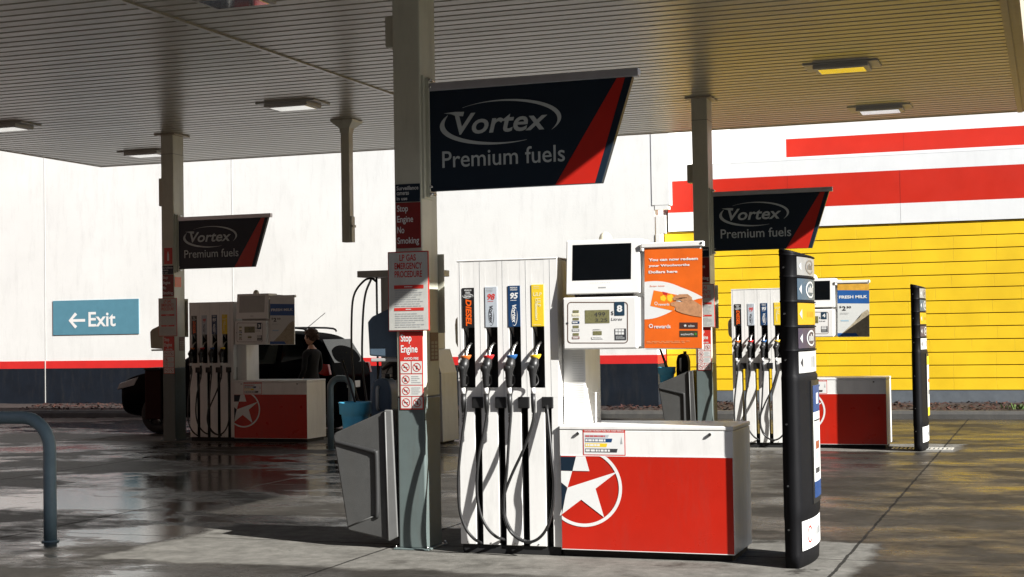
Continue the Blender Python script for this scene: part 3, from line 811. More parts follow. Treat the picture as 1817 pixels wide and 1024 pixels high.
def swoosh(q, cx, cz, rx, rz, y, m, wd, rot=0):
    """the two tapering arcs round a small brand word"""
    for a0, a1 in ((130, -35), (150, 300)):
        I = []; O = []
        for i in range(25):
            u = i / 24; a = R(lerp(a0, a1, u)); w_ = wd * (0.15 + math.sin(math.pi * u))
            def E(p, s_): return (cx + p * math.cos(a), cz + s_ * math.sin(a)) if not rot else (cx + s_ * math.sin(a), cz - p * math.cos(a))
            I.append(E(rx - w_, rz - w_)); O.append(E(rx, rz))
        q.strip(O, I, y, m)

def fuel_label(i, par, name_label):
    x = NOZ[i]; x0, x1, z0, z1 = x - 0.049, x + 0.052, 1.800, 2.118 + 0.004 * i
    y = -0.005
    base = [mat('label_black', (0.016, 0.015, 0.015), 0.35), SILV, mat('label_navy', (0.012, 0.045, 0.12), 0.35), YELLOW][i]
    q = MB(); q.box(x0, x1, y, -0.0005, z0, z1, base, 0.001)
    yy = y - 0.0012; H = z1 - z0
    if i == 0:
        q.text('PREMIUM', x - .03, x + .03, z1 - .026, z1 - .014, yy, OFFW, bold=.02); q.text('DIESEL', x - .022, x + .022, z1 - .044, z1 - .032, yy, OFFW, bold=.02)
        q.text('Vortex', x - .03, x + .032, z1 - .076, z1 - .056, yy, OFFW, shear=.2, bold=.02); swoosh(q, x, z1 - .066, .046, .018, yy, OFFW, .004)
        q.text('DIESEL', x - .021, x + .029, z0 + .012, z1 - .092, yy, mat('bright_orange_ink', (0.85, 0.12, 0.01), 0.4), shear=.2, bold=.035, rot=-90)
    elif i == 1:
        lines(q, x - .035, x + .035, z1 - .044, z1 - .008, 3, yy, GREYINK, 8)
        q.text('98', x - .028, x + .036, z1 - .105, z1 - .056, yy, REDINK, shear=.2, bold=.03)
        lines(q, x - .025, x + .03, z1 - .122, z1 - .110, 1, yy, REDINK, 9)
        q.text('Vortex', x - .014, x + .018, z0 + .03, z1 - .15, yy, DARKINK, shear=.2, bold=.02, rot=-90); swoosh(q, x + .002, z0 + .085, .074, .024, yy, DARKINK, .004, 1)
    elif i == 2:
        q.text('PREMIUM', x - .03, x + .03, z1 - .022, z1 - .010, yy, OFFW, bold=.02); q.text('UNLEADED', x - .03, x + .03, z1 - .038, z1 - .026, yy, OFFW, bold=.02)
        q.text('95', x - .03, x + .036, z1 - .105, z1 - .056, yy, OFFW, shear=.2, bold=.035)
        lines(q, x - .028, x + .032, z1 - .123, z1 - .110, 1, yy, OFFW, 9)
        q.text('Vortex', x - .016, x + .02, z0 + .03, z1 - .15, yy, OFFW, shear=.2, bold=.03, rot=-90); swoosh(q, x + .002, z0 + .085, .078, .027, yy, OFFW, .005, 1)
    else:
        lines(q, x - .032, x + .032, z1 - .036, z1 - .008, 2, yy, PALEY, 8)
        q.text('ULP', x - .036, x + .038, z1 - .092, z1 - .062, yy, PALEY, shear=.2, bold=.03)
        q.text('ULP', x - .004, x + .028, z1 - .175, z1 - .108, yy, PALEY, bold=.02, rot=-90)
        lines(q, x - .02, x + .0, z0 + .04, z1 - .125, 1, yy, PALEY, 11, 0.7)
        q.text('Unleaded', x - .018, x + .002, z0 + .05, z1 - .11, yy - .0005, PALEY, bold=.01, rot=-90)
        lines(q, x - .035, x + .038, z0 + .006, z0 + .02, 1, yy, PALEY, 12)
    o = q.build('fuel_label', par); o['label'] = name_label; return o

def PF(px, py, y=-0.03):
    return PX(px, py, y)

def pump(key, label, number, poster):
    X, Y = ISL[key]
    t = thing('fuel_pump', label, 'fuel pump', (X, Y, 0), 'petrol pumps on the islands')
    # hose cabinet: tall white body with four open slots below
    q = MB()
    D = 0.62
    q.box(0.0, 0.845, 0.13, D, 1.24, 2.325, WHITE, 0.006)
    edges = [0.0] + [e for n_ in NOZ for e in (n_ - 0.047, n_ + 0.052)] + [0.845]
    for i in range(0, len(edges), 2): q.box(edges[i], edges[i + 1], 0.0, 0.13, 1.24, 2.33, WHITE)
    for n_ in NOZ:
        q.box(n_ - 0.0468, n_ + 0.0518, 0.0006, 0.13, 1.80, 2.3295, WHITE)
        q.box(n_ - 0.0468, n_ + 0.0518, 0.0006, 0.13, 1.2405, 1.315, WHITE)
    q.box(-0.002, 0.847, -0.004, D + 0.004, 2.330, 2.342, WHITE, 0.003)
    s0 = [0.0] + [e for s_ in SLOT for e in (s_ - 0.028, s_ + 0.028)] + [0.845]
    for i in range(0, len(s0), 2): q.box(s0[i], s0[i + 1], 0.0, 0.10, 0.07, 1.24, WHITE, 0.003, 1)
    q.build('hose_cabinet', t)
    q = MB()
    for x in (0.195, 0.388, 0.584, 0.785):
        q.box(x - 0.0012, x + 0.0012, -0.0012, 0.0, 1.25, 2.325, GREYINK)
    q.box(0.02, 0.023, -0.0012, 0.0, 1.25, 2.325, GREYINK)
    q.build('panel_seam', t)
    q = MB(); q.box(0.01, 0.835, 0.02, D - 0.03, 0.0, 0.069, MATTE, 0.004)
    for x in (0.06, 0.26, 0.46, 0.66): q.tube([(x, -0.004, 0.085), (x, 0.002, 0.085)], 0.006, STEEL, 6)
    q.box(0.05, 0.79, 0.30, 0.42, 0.069, 1.239, MATTE) if key != 'R' else None
    q.build('plinth', t)
    q = MB()
    for n_ in NOZ: # holster liners
        q.box(n_ - 0.0465, n_ + 0.0515, 0.118, 0.1298, 1.315, 1.80, MATTE)
        q.prism([(0.012, 1.316), (0.012, 1.799), (0.1175, 1.70), (0.1175, 1.316)], n_ - 0.0465, n_ - 0.040, mat('charcoal_liner', (0.035, 0.035, 0.034), 0.6), 'x')
    q.build('holster', t)
    for s_ in SLOT:
        q = MB(); q.box(s_ - 0.046, s_ + 0.046, -0.02, 0.06, 1.155, 1.245, RUBBER, 0.006)
        q.box(s_ - 0.026, s_ + 0.026, 0.07, 0.095, 0.07, 0.20, RUBBER)
        q.box(s_ - 0.0275, s_ - 0.021, 0.008, 0.095, 0.07, 1.155, RUBBER); q.box(s_ + 0.021, s_ + 0.0275, 0.008, 0.095, 0.07, 1.155, RUBBER)
        q.build('hose_guide', t)
    names = ['black diesel label with orange lettering', 'silver 98 octane label', 'navy 95 octane label', 'yellow ULP label']
    for i in range(4): fuel_label(i, t, names[i])
    # nozzles
    gl = ['orange', 'red', 'blue', 'yellow']
    for i, n_ in enumerate(NOZ):
        x = n_ - 0.004
        q = MB()
        q.tube([(x - .012, -.100, 1.325), (x - .011, -.105, 1.40), (x - .010, -.105, 1.455), (x - .004, -.095, 1.50), (x, -.07, 1.545)], [.022, .026, .034, .042, .030], RUBBER, 12, 4)
        q.sphere((x - .016, -.10, 1.475), 0.042, RUBBER, 12, 8, (1.0, 1.1, 0.95))
        o = q.build('nozzle', t); o['label'] = 'black nozzle with %s guard' % gl[i]
        q = MB()
        q.tube([(x - .008, -.075, 1.445), (x + .012, -.055, 1.40), (x + .016, -.055, 1.36), (x + .002, -.085, 1.335)], .006, RUBBER, 6, 4); q.build('lever', o)
        q = MB()
        N = 16; rings = []
        for (z, r_) in ((1.527, .022), (1.540, .024), (1.552, .037), (1.572, .046), (1.578, .043), (1.565, .026), (1.560, .018)):
            rings.append([(x + .002 + r_ * math.cos(2 * math.pi * k / N), -.066 + r_ * 0.8 * math.sin(2 * math.pi * k / N), z + 0.10 * r_ * math.cos(2 * math.pi * k / N)) for k in range(N)])
        q.loft(rings, GUARD[i]); q.build('guard', o)
        q = MB(); q.tube([(x + .002, -.064, 1.56), (x + .004, -.05, 1.60), (x + .010, -.018, 1.645), (x + .016, .03, 1.675)], [.014, .012, .0115, .011], STEEL, 10, 4); q.build('spout', o)
        q = MB(); q.tube([(x - .012, -.100, 1.272), (x - .012, -.100, 1.328)], .018, WHITE2, 12); q.build('swivel', o)
    # hoses
    for i, H in enumerate(HOSES):
        pts = []; n_ = len(H); x = NOZ[i] - .016
        pts.append((x, -.100, 1.275))
        for j, (px, py) in enumerate(H):
            u = j / (n_ - 1)
            dep = -0.10 - 0.05 * math.sin(math.pi * min(1, u * 1.1)) + (0.09 * max(0, u - 0.8) / 0.2)
            if i == 3 and j > 5: dep = -0.10 - 0.03 * (1 - u) - 0.02
            xx, zz = PX(px, py, dep)
            pts.append((xx, dep, zz))
        if i == 3: pts.append((SLOT[3], -0.03, 1.18)); 
        else: pts.append((SLOT[i], 0.02, pts[-1][2] - 0.01))
        q = MB(); q.tube(pts, 0.0118, RUBBER, 10, 6)
        q.tube([(x, -.100, 1.13), (x, -.100, 1.205), (x, -.100, 1.275)], [0.015, 0.019, 0.019], RUBBER, 12, 1)
        for k_ in range(7): q.tube([(x, -.1003, 1.05 + k_ * .012), (x, -.1003, 1.056 + k_ * .012)], 0.0142, RUBBER, 10)
        q.build('hose', t)
    # side bulge on the left end
    q = MB(); q.prism([(-0.004, 1.58), (-0.004, 1.93), (-0.045, 1.915), (-0.085, 1.87), (-0.092, 1.82), (-0.088, 1.68), (-0.07, 1.64), (-0.045, 1.625), (-0.035, 1.60)], 0.16, 0.34, TAN, 'y', 0.01); q.build('side_cover', t)
    # lower cabinet
    x0, x1, yf, yb = 0.850, 2.2194, -0.022, 0.66
    q = MB()
    q.box(x0, x1, yf, yb, 0.055, 0.985, WHITE, 0.004)
    q.box(x0 - 0.003, x1 + 0.004, yf - 0.004, yb + 0.004, 0.988, 1.022, WHITE, 0.008)
    o = q.build('equipment_cabinet', t)
    q = MB(); q.box(x0 + 0.01, x1 - 0.004, yf - 0.003, yf + 0.001, 0.058, 0.785, RED, 0.0)
    q.box(x0 + 0.01, x1 - 0.004, yf - 0.0034, yf, 0.785, 0.791, OFFW); q.box(x0 + 0.01, x1 - 0.004, yf - 0.0034, yf, 0.058, 0.063, OFFW)
    o = q.build('red_panel', t)
    q = MB(); ya = yf - 0.006
    def St(u, v): return PX(980 + u / 4.875, 740 + v / 4.875, ya)
    xl = x0 + 0.011
    zt_ = 0.786
    def clip(poly): return [(max(xl, min(x1, a)), min(zt_, b)) for a, b in poly]
    q.flat(clip([St(50, 343), St(204, 345), St(175, 465), St(50, 462)]), ya, NAVY)
    q.flat(clip([St(55, 568), St(126, 612), St(64, 850), St(55, 850)]), ya, NAVY)
    q.flat(clip([St(204, 340), St(285, 340), St(321, 468), St(174, 465)]), ya, OFFW)
    q.flat(clip([St(50, 465), St(172, 468), St(132, 611), St(50, 565)]), ya, OFFW)
    q.flat([St(132, 611), St(565, 472), St(374, 620), St(448, 868), St(250, 715)], ya, OFFW)
    q.flat([St(132, 611), St(250, 715), St(64, 856)], ya, OFFW)
    # ring
    c = St(265, 610); N = 60; I = []; O = []
    rx = St(603, 610)[0] - c[0]; rz = c[1] - St(265, 950)[1]
    for i in range(N + 1):
        a = R(lerp(66, -146, i / N)); I.append((c[0] + (rx - .025) * math.cos(a), min(zt_, c[1] + (rz - .025) * math.sin(a)))); O.append((c[0] + rx * math.cos(a), min(zt_, c[1] + rz * math.sin(a))))
    I = [(max(xl, a), b) for a, b in I]; O = [(max(xl, a), b) for a, b in O]
    q.strip(O, I, ya + .0005, OFFW)
    q.build('star_emblem', t)
    # fuel chart sticker
    q = MB(); yk = yf - 0.0015
    cx0, cz1 = PX(1034, 761, yk); cx1, cz0 = PX(1110, 809, yk)
    q.rect(cx0, cx1, cz0, cz1, yk, REDINK); q.rect(cx0 + .007, cx1 - .007, cz0 + .008, cz1 - .028, yk - .0007, OFFW)
    q.text('CHOOSE THE RIGHT FUEL FOR YOUR VEHICLE', cx0 + .012, cx1 - .012, cz1 - .020, cz1 - .008, yk - .0014, OFFW, bold=.02)
    hh = cz1 - cz0; ww = cx1 - cx0
    for (u0, u1, v0, v1, mm) in ((.05, .62, .68, .78, SILV), (.05, .70, .50, .64, NAVYB), (.05, .58, .32, .46, YELLOW), (.05, .82, .12, .26, DARKINK)):
        a, b = cx0 + ww * u0, cx0 + ww * u1; d, e = cz0 + hh * v0, cz0 + hh * v1
        q.flat([(a, d), (b - .008, d), (b, e), (a, e)], yk - .0014, mm)
        lines(q, a + .004, a + (b - a) * .9, d + .004, e - .004, 1, yk - .002, OFFW if mm is not SILV else REDINK, int(v0 * 100), .8)
    q.flat([(cx1 - .04, cz0 + .09), (cx1 - .022, cz0 + .09), (cx1 - .031, cz0 + .15)], yk - .0014, GREYINK)
    q.build('fuel_chart', t)
    q = MB()
    for px, py in ((1026, 769), (1260, 771)):
        a, b = PX(px, py, yf); q.tube([(a, yf - .016, b), (a, yf, b)], 0.012, STEEL, 10); q.tube([(a, yf - .02, b), (a, yf - .016, b)], 0.007, MATTE, 8)
    q.build('lock', t)
    q = MB(); q.box(x0 + .0, x1 - .03, 0.03, yb - 0.03, 0.0, 0.054, MATTE, 0.0)
    q.build('kick_base', t)
    # pillar between cabinet and display
    q = MB(); q.box(0.852, 1.035, 0.10, 0.52, 1.022, 1.66, WHITE, 0.006)
    for i in range(26): q.box(0.93, 1.02, 0.0985, 0.1, 1.10 + i * .019, 1.103 + i * .019, mat('faint_vent_ink', (0.60, 0.60, 0.57), 0.5))  # fine pale grey bars for the vent lines
    q.build('pillar', t)
    # display head
    yd = -0.05
    hx0, hz1 = PX(998, 528, yd); hx1, hz0 = PX(1131, 619, yd)
    q = MB(); q.box(hx0, hx1, yd, 0.50, hz0, hz1 - 0.002, WHITE2, 0.012)
    q.box(hx1 - .01, hx1 + 0.055, -0.02, 0.46, hz0 + .015, hz1 - .01, WHITE2, 0.006)
    q.box(hx0 + .05, hx1 + .05, 0.1, 0.5, hz1 - .03, 2.40, WHITE2, 0.01)
    o = q.build('display_head', t)
    q = MB(); ye = yd - 0.0015
    def G(u, v): return PX(990 + u / 4.452, 410 + v / 4.452, ye)
    def GR(u0, v0, u1, v1, m, dy=0.0):
        a, b = G(u0, v1); c, d = G(u1, v0); q.rect(a, c, b, d, ye - dy, m); return a, c, b, d
    # rounded outline
    def rr(u0, v0, u1, v1, r_):
        P = []
        for (cu, cv, a0) in ((u1 - r_, v0 + r_, -90), (u1 - r_, v1 - r_, 0), (u0 + r_, v1 - r_, 90), (u0 + r_, v0 + r_, 180)):
            for k in range(7):
                a = R(a0 + 15 * k); P.append((cu + r_ * math.cos(a), cv + r_ * math.sin(a)))
        return P + [P[0]]
    A = [G(*z) for z in rr(75, 560, 553, 887, 28)]; B = [G(*z) for z in rr(81, 566, 547, 881, 24)]
    q.strip(B, A, ye, BRASSINK)
    GR(215, 622, 406, 730, LCD)
    a, c, b, d = GR(285, 640, 372, 672, LCD, .0002)
    q.text({'M': '499', 'R': '35', 'L': '20'}[key], a, c, b - .005, d - .001, ye - .0008, DARKINK)
    a, b = G(295, 718); c, d = G(390, 690); q.text('00.0' if key != 'M' else '3.25', a, c, b, d, ye - .0008, DARKINK)
    GR(448, 558, 525, 668, mat('number_plate_navy', (0.018, 0.045, 0.075), 0.4), .0008)
    a, b = G(466, 640); c, d = G(508, 585); q.text(number, a, c, b, d, ye - .0018, OFFW, bold=.04)
    a, b = G(420, 668); c, d = G(438, 632); q.text('$', a, c, b, d, ye, DARKINK)
    a, b = G(420, 708); c, d = G(507, 684); q.text('Litres', a, c, b, d, ye, DARKINK, shear=.2)
    for v, mm in ((625, PALEY), (685, NAVYB), (746, GREYINK), (806, mat('rust_ink', (0.2, 0.04, 0.03), 0.5))):
        GR(118, v, 165, v + 21, LCD); a, c, b, d = GR(112, v + 27, 170, v + 48, mm); lines(q, a + .004, c - .004, b + .003, d - .003, 1, ye - .001, OFFW, v, .7)
    GR(277, 790, 346, 822, LCD); a, c, b, d = GR(265, 834, 358, 856, WHITE2, .0001); lines(q, a + .02, c, b, d, 2, ye - .001, GREYINK, 3); q.ring(a + .012, (b + d) / 2, .008, .010, ye - .001, GREYINK, 16)
    a, c, b, d = GR(278, 774, 345, 781, WHITE2, .0001); lines(q, a, c, b, d, 1, ye - .001, GREYINK, 3, .8)
    GR(450, 770, 538, 862, DARKINK, .0004)
    for r_ in range(2):
        for k in range(3): GR(454 + k * 24, 775 + r_ * 24, 474 + k * 24, 794 + r_ * 24, OFFW, .0012)
    a, c, b, d = GR(458, 826, 530, 856, DARKINK, .0006); lines(q, a, c, b, d, 3, ye - .0014, GREYINK, 4, .7)
    a, b = G(75, 728); w_ = .011
    q.flat([(a - w_, b), (a, b - w_), (a + w_, b), (a, b + w_)], ye - .001, DARKINK)
    q.build('display_panel', o)
    # monitor
    q = MB(); ym = -0.055
    mx0, mz1 = PX(1002, 427, ym); mx1, _ = PX(1133, 427, ym); mz0 = PX(1005, 523, ym)[1]
    tilt = lambda x, y_, z: (x, y_ + 0.10 * (z - mz0) * 1.0, z)
    def tbox(x0_, x1_, y0_, y1_, z0_, z1_, m, bev):
        n0 = len(q.v); q.box(x0_, x1_, y0_, y1_, z0_, z1_, m, bev)
        for i in range(n0, len(q.v)): q.v[i] = tilt(*q.v[i])
    tbox(mx0, mx1, ym, ym + 0.30, mz0, mz1, WHITE2, 0.008)
    tbox(mx0 + .02, mx1 + .05, ym + 0.30, ym + 0.42, mz0 + .01, mz1 - .02, WHITE2, 0.008)
    o = q.build('monitor', t)
    if key == 'L': pass
    q = MB()
    sx0, sz1 = PX(1013, 434.5, ym); sx1, sz0 = PX(1119, 495, ym)
    tbox(sx0 + .004, sx1, ym - .002, ym + .001, sz0, sz1, SCREEN if key != 'L' else GREYP, 0.0)
    q.build('screen', o)
    q = MB(); tbox((mx0 + mx1) / 2 - .03, (mx0 + mx1) / 2 + .03, ym - .0015, ym, mz0 + .045, mz0 + .055, GREYINK, 0); 
    for k in range(12): tbox(mx0 + .2 + k * .014, mx0 + .203 + k * .014, ym - .0015, ym, mz0 + .085, mz0 + .088, GREYINK, 0)
    q.build('badge', o)
    q = MB()
    for xx in (mx0 + .006, mx1 - .0): q.box(xx, xx + .012, 0.02, 0.05, mz0 + .02, mz1 - .17, BRASSINK)
    q.build('hinge_gap', o)
    # dome
    q = MB(); dx, dzz = PX(1074, 420, 0.15); q.sphere((dx, 0.15, mz1 + 0.005), 0.052, mat('cream_dome', (0.72, 0.68, 0.55), 0.3, var=0.04), 20, 12, (1, 1, 1.25)); q.build('dome', t)
    # poster holder
    yp = -0.03
    q = MB()
    px0, pz1 = PX(1142, 431, yp); px1, pz0 = PX(1246.5, 619, yp)
    q.box(px0, px1, yp, yp + .03, pz0, pz1 - .035, WHITE2, 0.004)
    q.box(px0 - .02, px1 + .022, yp - .012, yp + .055, pz1 - .04, pz1, WHITE2, 0.006)
    q.box(px0 - .10, px0 + .02, yp + .035, yp + .38, pz0 + .02, pz1 - .06, WHITE2, 0.005)
    q.tube([(px1 + .01, yp - .016, pz1 - .016), (px1 + .01, yp - .012, pz1 - .016)], .008, MATTE, 8)
    o = q.build('poster_holder', t)
    q = MB(); y1_ = yp - .0015
    def Q(u, v): return PX(990 + u / 4.452, 410 + v / 4.452, y1_)
    def ply(P, m, dy=0.0): q.flat([Q(*z) for z in P], y1_ - dy, m)
    def tx(s_, u0, v0, u1, v1, m, **k):
        a, b = Q(u0, v1); c, d = Q(u1, v0); q.text(s_, a, c, b, d, y1_ - .0022, m, **k)
    if poster == 'orange':
        ply([(684, 137), (1140, 137), (1140, 925), (684, 925)], ORANGEP)
        tx('You can now redeem', 717, 205, 1106, 240, OFFW, bold=.035); tx('your Woolworths', 717, 256, 1040, 290, OFFW, bold=.035); tx('Dollars here', 717, 308, 944, 336, OFFW, bold=.035)
        top = [(684, 402)] + [(lerp(684, 1140, i / 14), 402 - 12 * math.sin(math.pi * min(1, i / 9)) + 118 * (i / 14) ** 2.2) for i in range(1, 15)]
        bot = [(lerp(1140, 684, i / 14), 530 + 168 * (math.sin(math.pi / 2 * i / 14)) ** 1.6) for i in range(15)]
        ply(top + bot, OFFW, .0006)
        tx('Scan now', 727, 425, 845, 442, ORANGEP)
        ply([(757, 468), (945, 505), (918, 632), (730, 592)], mat('card_orange_ink', (0.86, 0.20, 0.02), 0.35), .0012)
        a = [(815 + 34 * math.cos(k / 8 * math.pi), 520 + 30 * math.sin(k / 8 * math.pi)) for k in range(16)]
        ply([(808, 520), (835, 505), (858, 530), (842, 556), (812, 546)], YELLOW, .0018); ply([(862, 512), (900, 498), (918, 530), (890, 562), (866, 548)], YELLOW, .0018); ply([(825, 478), (868, 488), (862, 508), (832, 500)], REDINK, .0018)
        q.ring(*Q(775, 572), .009, .013, y1_ - .002, OFFW, 16); tx('rewards', 795, 568, 880, 590, OFFW, bold=.02)
        # printed hand holding the card
        ply([(890, 568), (930, 556), (985, 560), (1010, 545), (1060, 540), (1138, 590), (1138, 680), (1060, 668), (985, 650), (935, 630), (925, 598), (892, 588)], SKINP, .0026)
        for k, (u, v, l) in enumerate(((905, 520, 105), (920, 507, 118), (945, 500, 105), (975, 500, 85))):
            ply([(u, v + 12), (u + 10, v), (u + l * .6, v - 2), (u + l, v + 24), (u + l, v + 52), (u + l * .55, v + 24), (u + 10, v + 26)], SKINP, .0029 + k * .0002)
            ply([(u + 12, v + 27), (u + l * .55, v + 24), (u + l * .55, v + 28), (u + 12, v + 31)], BRASSINK, .0040)
        q.ring(*Q(735, 750), .010, .016, y1_ - .002, OFFW, 16); tx('rewards', 760, 738, 890, 770, OFFW, bold=.02)
        ply([(960, 722), (1105, 722), (1105, 772), (960, 772)], mat('brown_plate_ink', (0.06, 0.03, 0.025), 0.4), .001); ply([(960, 787), (1105, 787), (1105, 838), (960, 838)], mat('olive_plate_ink', (0.06, 0.05, 0.03), 0.4), .001)
        tx('caltex', 1030, 738, 1080, 758, OFFW); tx('woolworths', 970, 805, 1072, 824, OFFW)
        a = Q(1006, 747); P = []
        for k in range(10):
            r_ = .013 if k % 2 == 0 else .0055; P.append((a[0] + r_ * math.sin(k * math.pi / 5), a[1] + r_ * math.cos(k * math.pi / 5)))
        q.flat(P, y1_ - .002, OFFW); q.disc(*Q(1088, 813), .009, y1_ - .002, mat('leaf_green_ink', (0.06, 0.22, 0.03), 0.4), 14)
        a, b = Q(700, 890); c, d = Q(1130, 862); lines(q, a, c, b, d, 2, y1_ - .002, mat('peach_ink', (0.8, 0.35, 0.15), 0.4), 7, .35)
    else:
        u0, u1 = 684, 1140
        top = YELLOW if key == 'R' else OFFW
        ply([(u0, 137), (u1, 137), (u1, 925), (u0, 925)], mat('poster_white_ink', (0.66, 0.67, 0.64), 0.4, var=0.06))
        ply([(u0, 137), (u1, 137), (u1, 235), (u0, 235)], mat('ochre_ink', (0.66, 0.36, 0.05), 0.4, var=0.2, scale=20) if key == 'R' else OFFW, .0006)
        ply([(u0, 235), (u1, 235), (u1, 432), (u0, 432)], BLUEINK, .0006)
        tx('FRESH MILK', 706, 305, 1112, 362, OFFW, bold=.035)
        tx('$', 712, 470, 738, 505, DARKINK, bold=.02); tx('2', 748, 472, 802, 540, DARKINK, bold=.035); tx('50', 815, 472, 880, 505, DARKINK, bold=.03)
        a, b = Q(720, 600); c, d = Q(880, 565); lines(q, a, c, b, d, 2, y1_ - .002, GREYINK, 7, .3)
        ply([(730, 680), (845, 680), (845, 700), (730, 700)], BLUEPALE, .001)
        ply([(u0 + 60, 880), (u0 + 180, 770), (930, 700), (1000, 640), (1040, 570), (1115, 520), (u1 - 2, 560), (u1 - 2, 923), (900, 923), (u0 + 60, 923)], SAND, .0006)
        ply([(u0, 875), (950, 875), (990, 923), (u0, 923)], BLUEINK, .0012)
    q.build('poster', o)
    return t
pump('M', 'large front white and red petrol pump numbered 8 with orange rewards poster', '8', 'orange')
pump('L', 'shaded petrol pump numbered 3 at the left in front of the dark car', '3', 'milk')
pump('R', 'petrol pump numbered 4 with FRESH MILK poster against the yellow wall', '4', 'milk')
# ================================================================ PRICE PYLONS
def pylon(key, dy, label):
    X, Y = ISL[key]
    t = thing('price_pylon', label, 'pylon', (X + 2.70, Y + dy + 0.4, 0), 'black pylons at the island ends')
    # local: front face at y = -0.4-ish; label face bulges towards +x
    def side(u, o=0.0):   # u 0..1 along the label face, front to back
        a = math.sin(math.pi * u)
        x = 0.033 + 0.026 * a + 0.040 * u + o; y = lerp(-0.36, 0.30, u)
        return x, y
    def ring(z, o=0.0, drop=0.0):
        P = [(-0.075 - o * .3, -0.395), (0.0, -0.40 - o * .3), (0.022 + o * .5, -0.392)]
        P += [side(i / 14, o) for i in range(15)]
        P += [(0.05, 0.33), (0.0, 0.34), (-0.075, 0.335)]
        # left face, gently bowed as well
        P += [(-0.085, 0.2), (-0.088, 0.0), (-0.085, -0.2)]
        return [(a, b, z - drop * max(0, (a + 0.05)) / 0.17) for a, b in P]
    bands = [(2.140, 2.285), (1.958, 2.125), (1.772, 1.943), (1.597, 1.757), (1.415, 1.582)]
    q = MB(); R_ = [ring(0.0, -.004), ring(0.10, 0.0), ring(0.345, 0.002), ring(0.36, 0.012), ring(0.45, 0.014), ring(0.9, 0.012), ring(1.36, 0.010), ring(1.39, 0.014), ring(1.405, 0.006)]
    for i, (a, b) in enumerate(bands[::-1]):
        R_ += [ring(a, 0.0), ring(b, 0.0), ring(b + .004, 0.011), ring(b + .011, 0.011), ring(b + .014, 0.0)]
    R_ += [ring(2.318, 0.012, .03), ring(2.335, 0.0, .045), ring(2.342, -0.03, .05)]
    q.loft(R_, BLACK, smooth=True); q.build('housing', t)
    q = MB()
    for z in (2.20, 1.86, 1.52, 1.05, 0.60, 0.28): q.tube([(-0.045, -0.404, z), (-0.045, -0.392, z)], 0.007, STEEL, 8)
    q.build('bolt', t)
    mats_ = [mat('grey_label', (0.22, 0.225, 0.225), 0.35), mat('slate_blue_label', (0.035, 0.07, 0.11), 0.35), mat('amber_label', (0.42, 0.25, 0.012), 0.4), PURPLE, mat('pale_label', (0.45, 0.45, 0.44), 0.4)]
    nm = ['grey label', 'blue label with white arrow', 'yellow label', 'violet label with white arrow', 'white label']
    def patch(q, u0, u1, z0, z1, m, o, n_=10):
        vs = []
        for i in range(n_ + 1):
            x, y = side(lerp(u0, u1, i / n_), o); vs += [(x, y, z0), (x, y, z1)]
        q.add(vs, [[2 * i, 2 * i + 2, 2 * i + 3, 2 * i + 1] for i in range(n_)], m, True)
    def poly(q, P, m, o):   # P in (u, z); fan, small so flat is fine
        vs = [(*side(u, o), z) for u, z in P]
        q.add(vs, [list(range(len(P)))], m)
    for i, (a, b) in enumerate(bands):
        q = MB(); patch(q, 0.05, 0.99, a + .006, b - .004, mats_[i], 0.004)
        zc = (a + b) / 2; h = (b - a)
        AR = mat('arrow_grey_ink', (0.42, 0.43, 0.43), 0.4) if i < 4 else DARKINK
        poly(q, [(0.10, zc), (0.19, zc - h * .22), (0.19, zc + h * .22)], AR, 0.006)
        if i in (0, 1, 3):
            c = mat('ring_grey_ink', (0.14, 0.13, 0.12), 0.4) if i == 0 else mat('arrow_grey_ink', (0.42, 0.43, 0.43), 0.4)
            vs = []; N = 20
            for k in range(N + 1):
                an = R(lerp(20, 330, k / N))
                for r_ in (0.30, 0.38): vs.append((*side(0.58 + r_ * .62 * math.cos(an), 0.006), zc + r_ * h * math.sin(an)))
            q.add(vs, [[2 * k, 2 * k + 2, 2 * k + 3, 2 * k + 1] for k in range(N)], c)
            for k in range(4): poly(q, [(0.45 + k * .075, zc - h * .13), (0.50 + k * .075, zc - h * .13), (0.51 + k * .075, zc + h * (.18 if k % 2 else .1)), (0.46 + k * .075, zc + h * (.18 if k % 2 else .1))], c, 0.007)
        elif i == 2:
            for k in range(5): poly(q, [(0.40 + k * .08, zc - h * .12), (0.45 + k * .08, zc - h * .12), (0.45 + k * .08, zc + h * .12), (0.40 + k * .08, zc + h * .12)], mat('ochre_ink2', (0.5, 0.25, 0.02), 0.4), 0.006)
        else:
            for k in range(4): poly(q, [(0.55 + k * .07, zc - h * .25), (0.59 + k * .07, zc - h * .25), (0.59 + k * .07, zc + h * .25), (0.55 + k * .07, zc + h * .25)], GREYINK, 0.006)
        o = q.build('price_label', t, weld=False); o['label'] = nm[i]
    # framed advert
    q = MB(); patch(q, 0.40, 0.97, 0.44, 1.36, RUBBER, 0.022)
    vs = []
    for u in (0.40, 0.97):
        for oo in (0.0, 0.022):
            for z in (0.44, 1.36): vs.append((*side(u, oo), z))
    q.add(vs, [[0, 1, 3, 2], [4, 6, 7, 5], [0, 2, 6, 4], [1, 5, 7, 3]], RUBBER)
    q.build('poster_frame', t, weld=False)
    q = MB()
